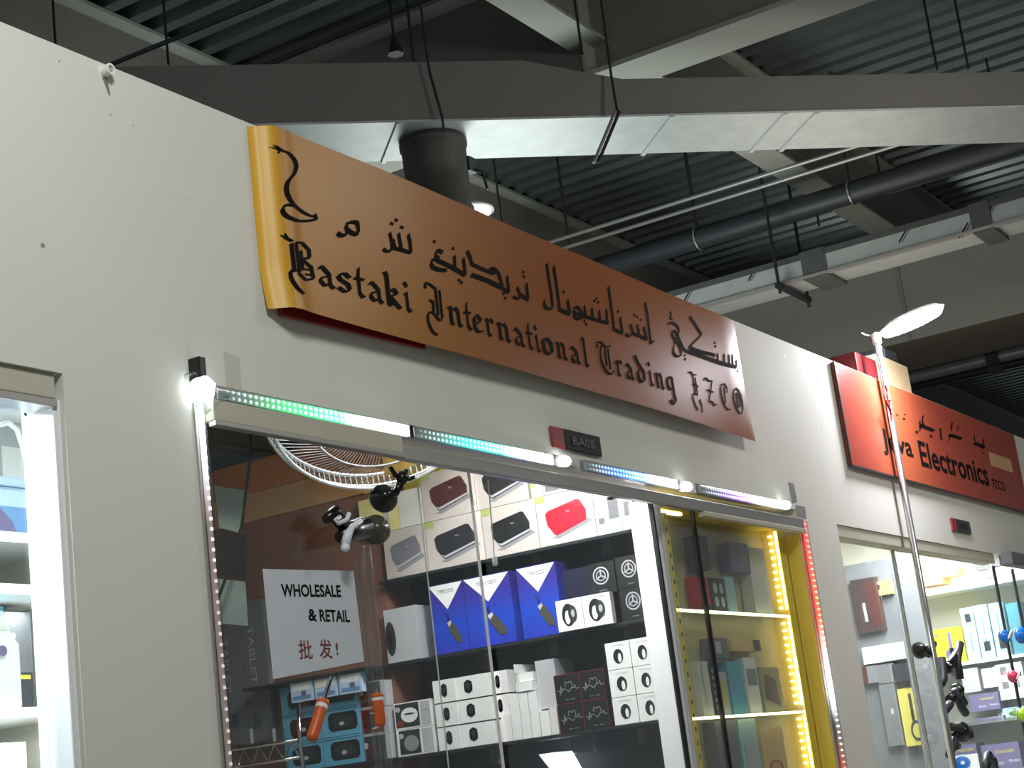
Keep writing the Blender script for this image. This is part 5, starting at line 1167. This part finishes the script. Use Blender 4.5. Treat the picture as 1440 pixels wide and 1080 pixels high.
mount('black phone mount with a yellow card in its jaws', [(1335, 985), (1345, 972), (1355, 990)], (1344, 972), 8, [[(1342, 970), (1352, 995), (1358, 1003)], [(1336, 990), (1328, 1000)]])
mount('lowest black phone mount with a square cradle', [(1345, 1050), (1340, 1038), (1352, 1028)], (1350, 1030), 11, [[(1338, 1022), (1362, 1028), (1364, 1038)], [(1342, 1040), (1335, 1062)]])
mount('black looped holder at the lower right', [(1386, 1080), (1390, 1062), (1398, 1075)], (1390, 1070), 6, [[(1384, 1085), (1388, 1062), (1402, 1085)]])

# ================================================================== LEFT SHOP WINDOW
struct(M('white').box((-1.4, 3.25, 0), (2.88, 3.33, 3.3)).build('wall_back.002'))
struct(M('white').box((-1.4, 2.73, 2.62), (2.88, 3.25, 2.66)).build('ceiling_4'))
yL = 3.0
a = atY(40, 640, 2.70); 
t = thing('light_post', 'bright white lit post at the right side of the left shop window', 'light', (2.56, 2.70, 0))
e = [atY(x, 700, 2.70).x for x in (44, 74)]
M('panel_white').box((e[0], 2.69, 0), (2.522, 2.70, 2.53)).build('post', t)
xa = e[0]; xb = 2.52
M('led_soft').box((xa+0.006, 2.684, 0), (xb-0.012, 2.69, atY(60, 590, 2.69).z)).build('light_panel', t)
for z, k in ((atY(30, 722, yL).z, 0), (atY(30, 838, yL).z-0.0, 1), (atY(30, 1006, yL).z, 2)):
    t = thing('window_shelf', 'white lit shelf in the left shop window, %s one' % ['upper', 'middle', 'lower'][k], 'shelf', (2.3, 3.1, z-0.06))
    zz = [atY(30, 768, yL).z, atY(30, 838, yL).z, atY(30, 1005, yL).z][k]
    M('white').box((1.6, yL-0.11, zz-0.012), (2.879, 3.249, zz)).build('board', t)
    M('led_soft').box((1.6, yL-0.116, zz-0.018), (2.879, yL-0.11, zz+0.004)).build('light_edge', t)
zT = atY(30, 768, yL).z; zM = atY(30, 838, yL).z; zW = atY(30, 1005, yL).z
ra = atY(44, 765, yL+0.02).x
t = thing('blue_tub', 'pale blue tub with a dolphin-like grey fin in the left window', 'tub', (ra-0.25, yL+0.1, zT))
zc_ = atY(20, 684, yL).z
M('tub_pale').box((ra-0.5, yL, zT+0.001), (ra, yL+0.2, zc_)).build('tub', t, bevel=0.01)
mb = MB(); f = Fr((ra-0.5, yL, zT), (0.5, 0, 0), (0, 0, zc_-zT)); f.rect(mb, 'tub_blue', .0, .05, .98, .65); f.poly(mb, 'purple_box', [(.6,.72),(.75,.7),(.85,.4),(.88,.15),(.8,.12),(.74,.4),(.65,.55)], 2); mb.build('picture', t)
M('tub_pale').box((ra-0.52, yL-0.01, zc_), (ra+0.005, yL+0.21, zc_+0.02)).build('lid', t, bevel=0.006)
rb = atY(30, 870, yL).x
fgoods('teal_carton', 'teal carton with fine print behind the white bottle', 'box', rb-0.5, atY(20, 900, yL).x, zW+0.001, atY(20, 838, yL).z-0.02, 'teal_box', lambda f, mb: [f.rect(mb, 'pale_grey', .8, .3+.05*k, .97, .32+.05*k) for k in range(5)], Y=yL+0.03, dep=0.15)
fgoods('grey_carton', 'grey-green carton with white icons in the left window', 'box', atY(20, 900, yL).x+0.002, atY(57, 900, yL).x, zW+0.10, atY(40, 846, yL).z-0.02, 'mid_grey', lambda f, mb: [f.ell(mb, 'white', .3, .2+.2*k, .08, .05) for k in range(4)], Y=yL+0.03, dep=0.15)
fgoods('green_carton', 'dark green carton under the grey-green one in the left window', 'box', atY(20, 960, yL).x, atY(60, 960, yL).x, zW+0.001, zW+0.099, 'back_board', lambda f, mb: (f.rect(mb, 'ink_yellow', .3, .85, .9, .95), [f.ell(mb, 'white', .4, .2+.22*k, .05, .05) for k in range(3)]), Y=yL+0.03, dep=0.15)
pb = atY(1, 950, 2.945)
t = thing('spray_bottle', 'white bottle with a purple mark at the left edge of the photo', 'bottle', (pb.x, 2.945, zW))
zt = atY(3, 872, 2.95).z
M('white_gloss').lathe((pb.x-0.01, 2.945, zW+0.001), (0, 0, 1), [(0, 0.045), (0.01, 0.05), ((zt-zW)*.7, 0.05), ((zt-zW)*.85, 0.03)], 24).build('body', t, smooth=True)
M('white').lathe((pb.x-0.01, 2.945, zW+(zt-zW)*.85), (0, 0, 1), [(0, 0.03), (0.02, 0.03), (0.05, 0.012)], 20).build('cap', t, smooth=True)
q = atY(4, 915, 2.893); M('purple_box').lathe((q.x, 2.8945, q.z), (0, -1, 0), [(0, 0.012), (0.002, 0.012)], 14).build('mark', t)
for k, zz in enumerate((zM, zW)):
    tube_lamp('shelf_tube', (2.55, 3.0, zz-0.03), 0.5, 0.04, 2.2, (0.9, 0.96, 1.0))
fgoods('white_case', 'white moulded case under the lowest lit shelf of the left window', 'case', 2.2, atY(50, 1060, yL).x, 1.5, atY(30, 1042, yL).z, 'white_gloss', lambda f, mb: f.rect(mb, 'pale_grey', .85, .3, .97, .7), Y=yL+0.03, dep=0.15)
struct(M('white').box((1.6, yL-0.1, 1.488), (2.879, 3.249, 1.4995)).build('trim_14'))
c = [atY(x, y, 2.95) for x, y in ((0, 597), (12, 594), (24, 604), (33, 630), (38, 652))]
tag(M('white_gloss').tube(c, 0.007, 10).build('white_cable', smooth=True), 'thick white cable looping at the top of the left window', 'cable')
fgoods('grey_case', 'grey carton stack behind the white cable in the left window', 'box', 1.9, atY(33, 640, 3.08).x, zc_+0.021, atY(20, 585, 3.08).z, 'pale_grey', lambda f, mb: f.rect(mb, 'white', .9, .0, .98, .5), Y=3.05, dep=0.14)
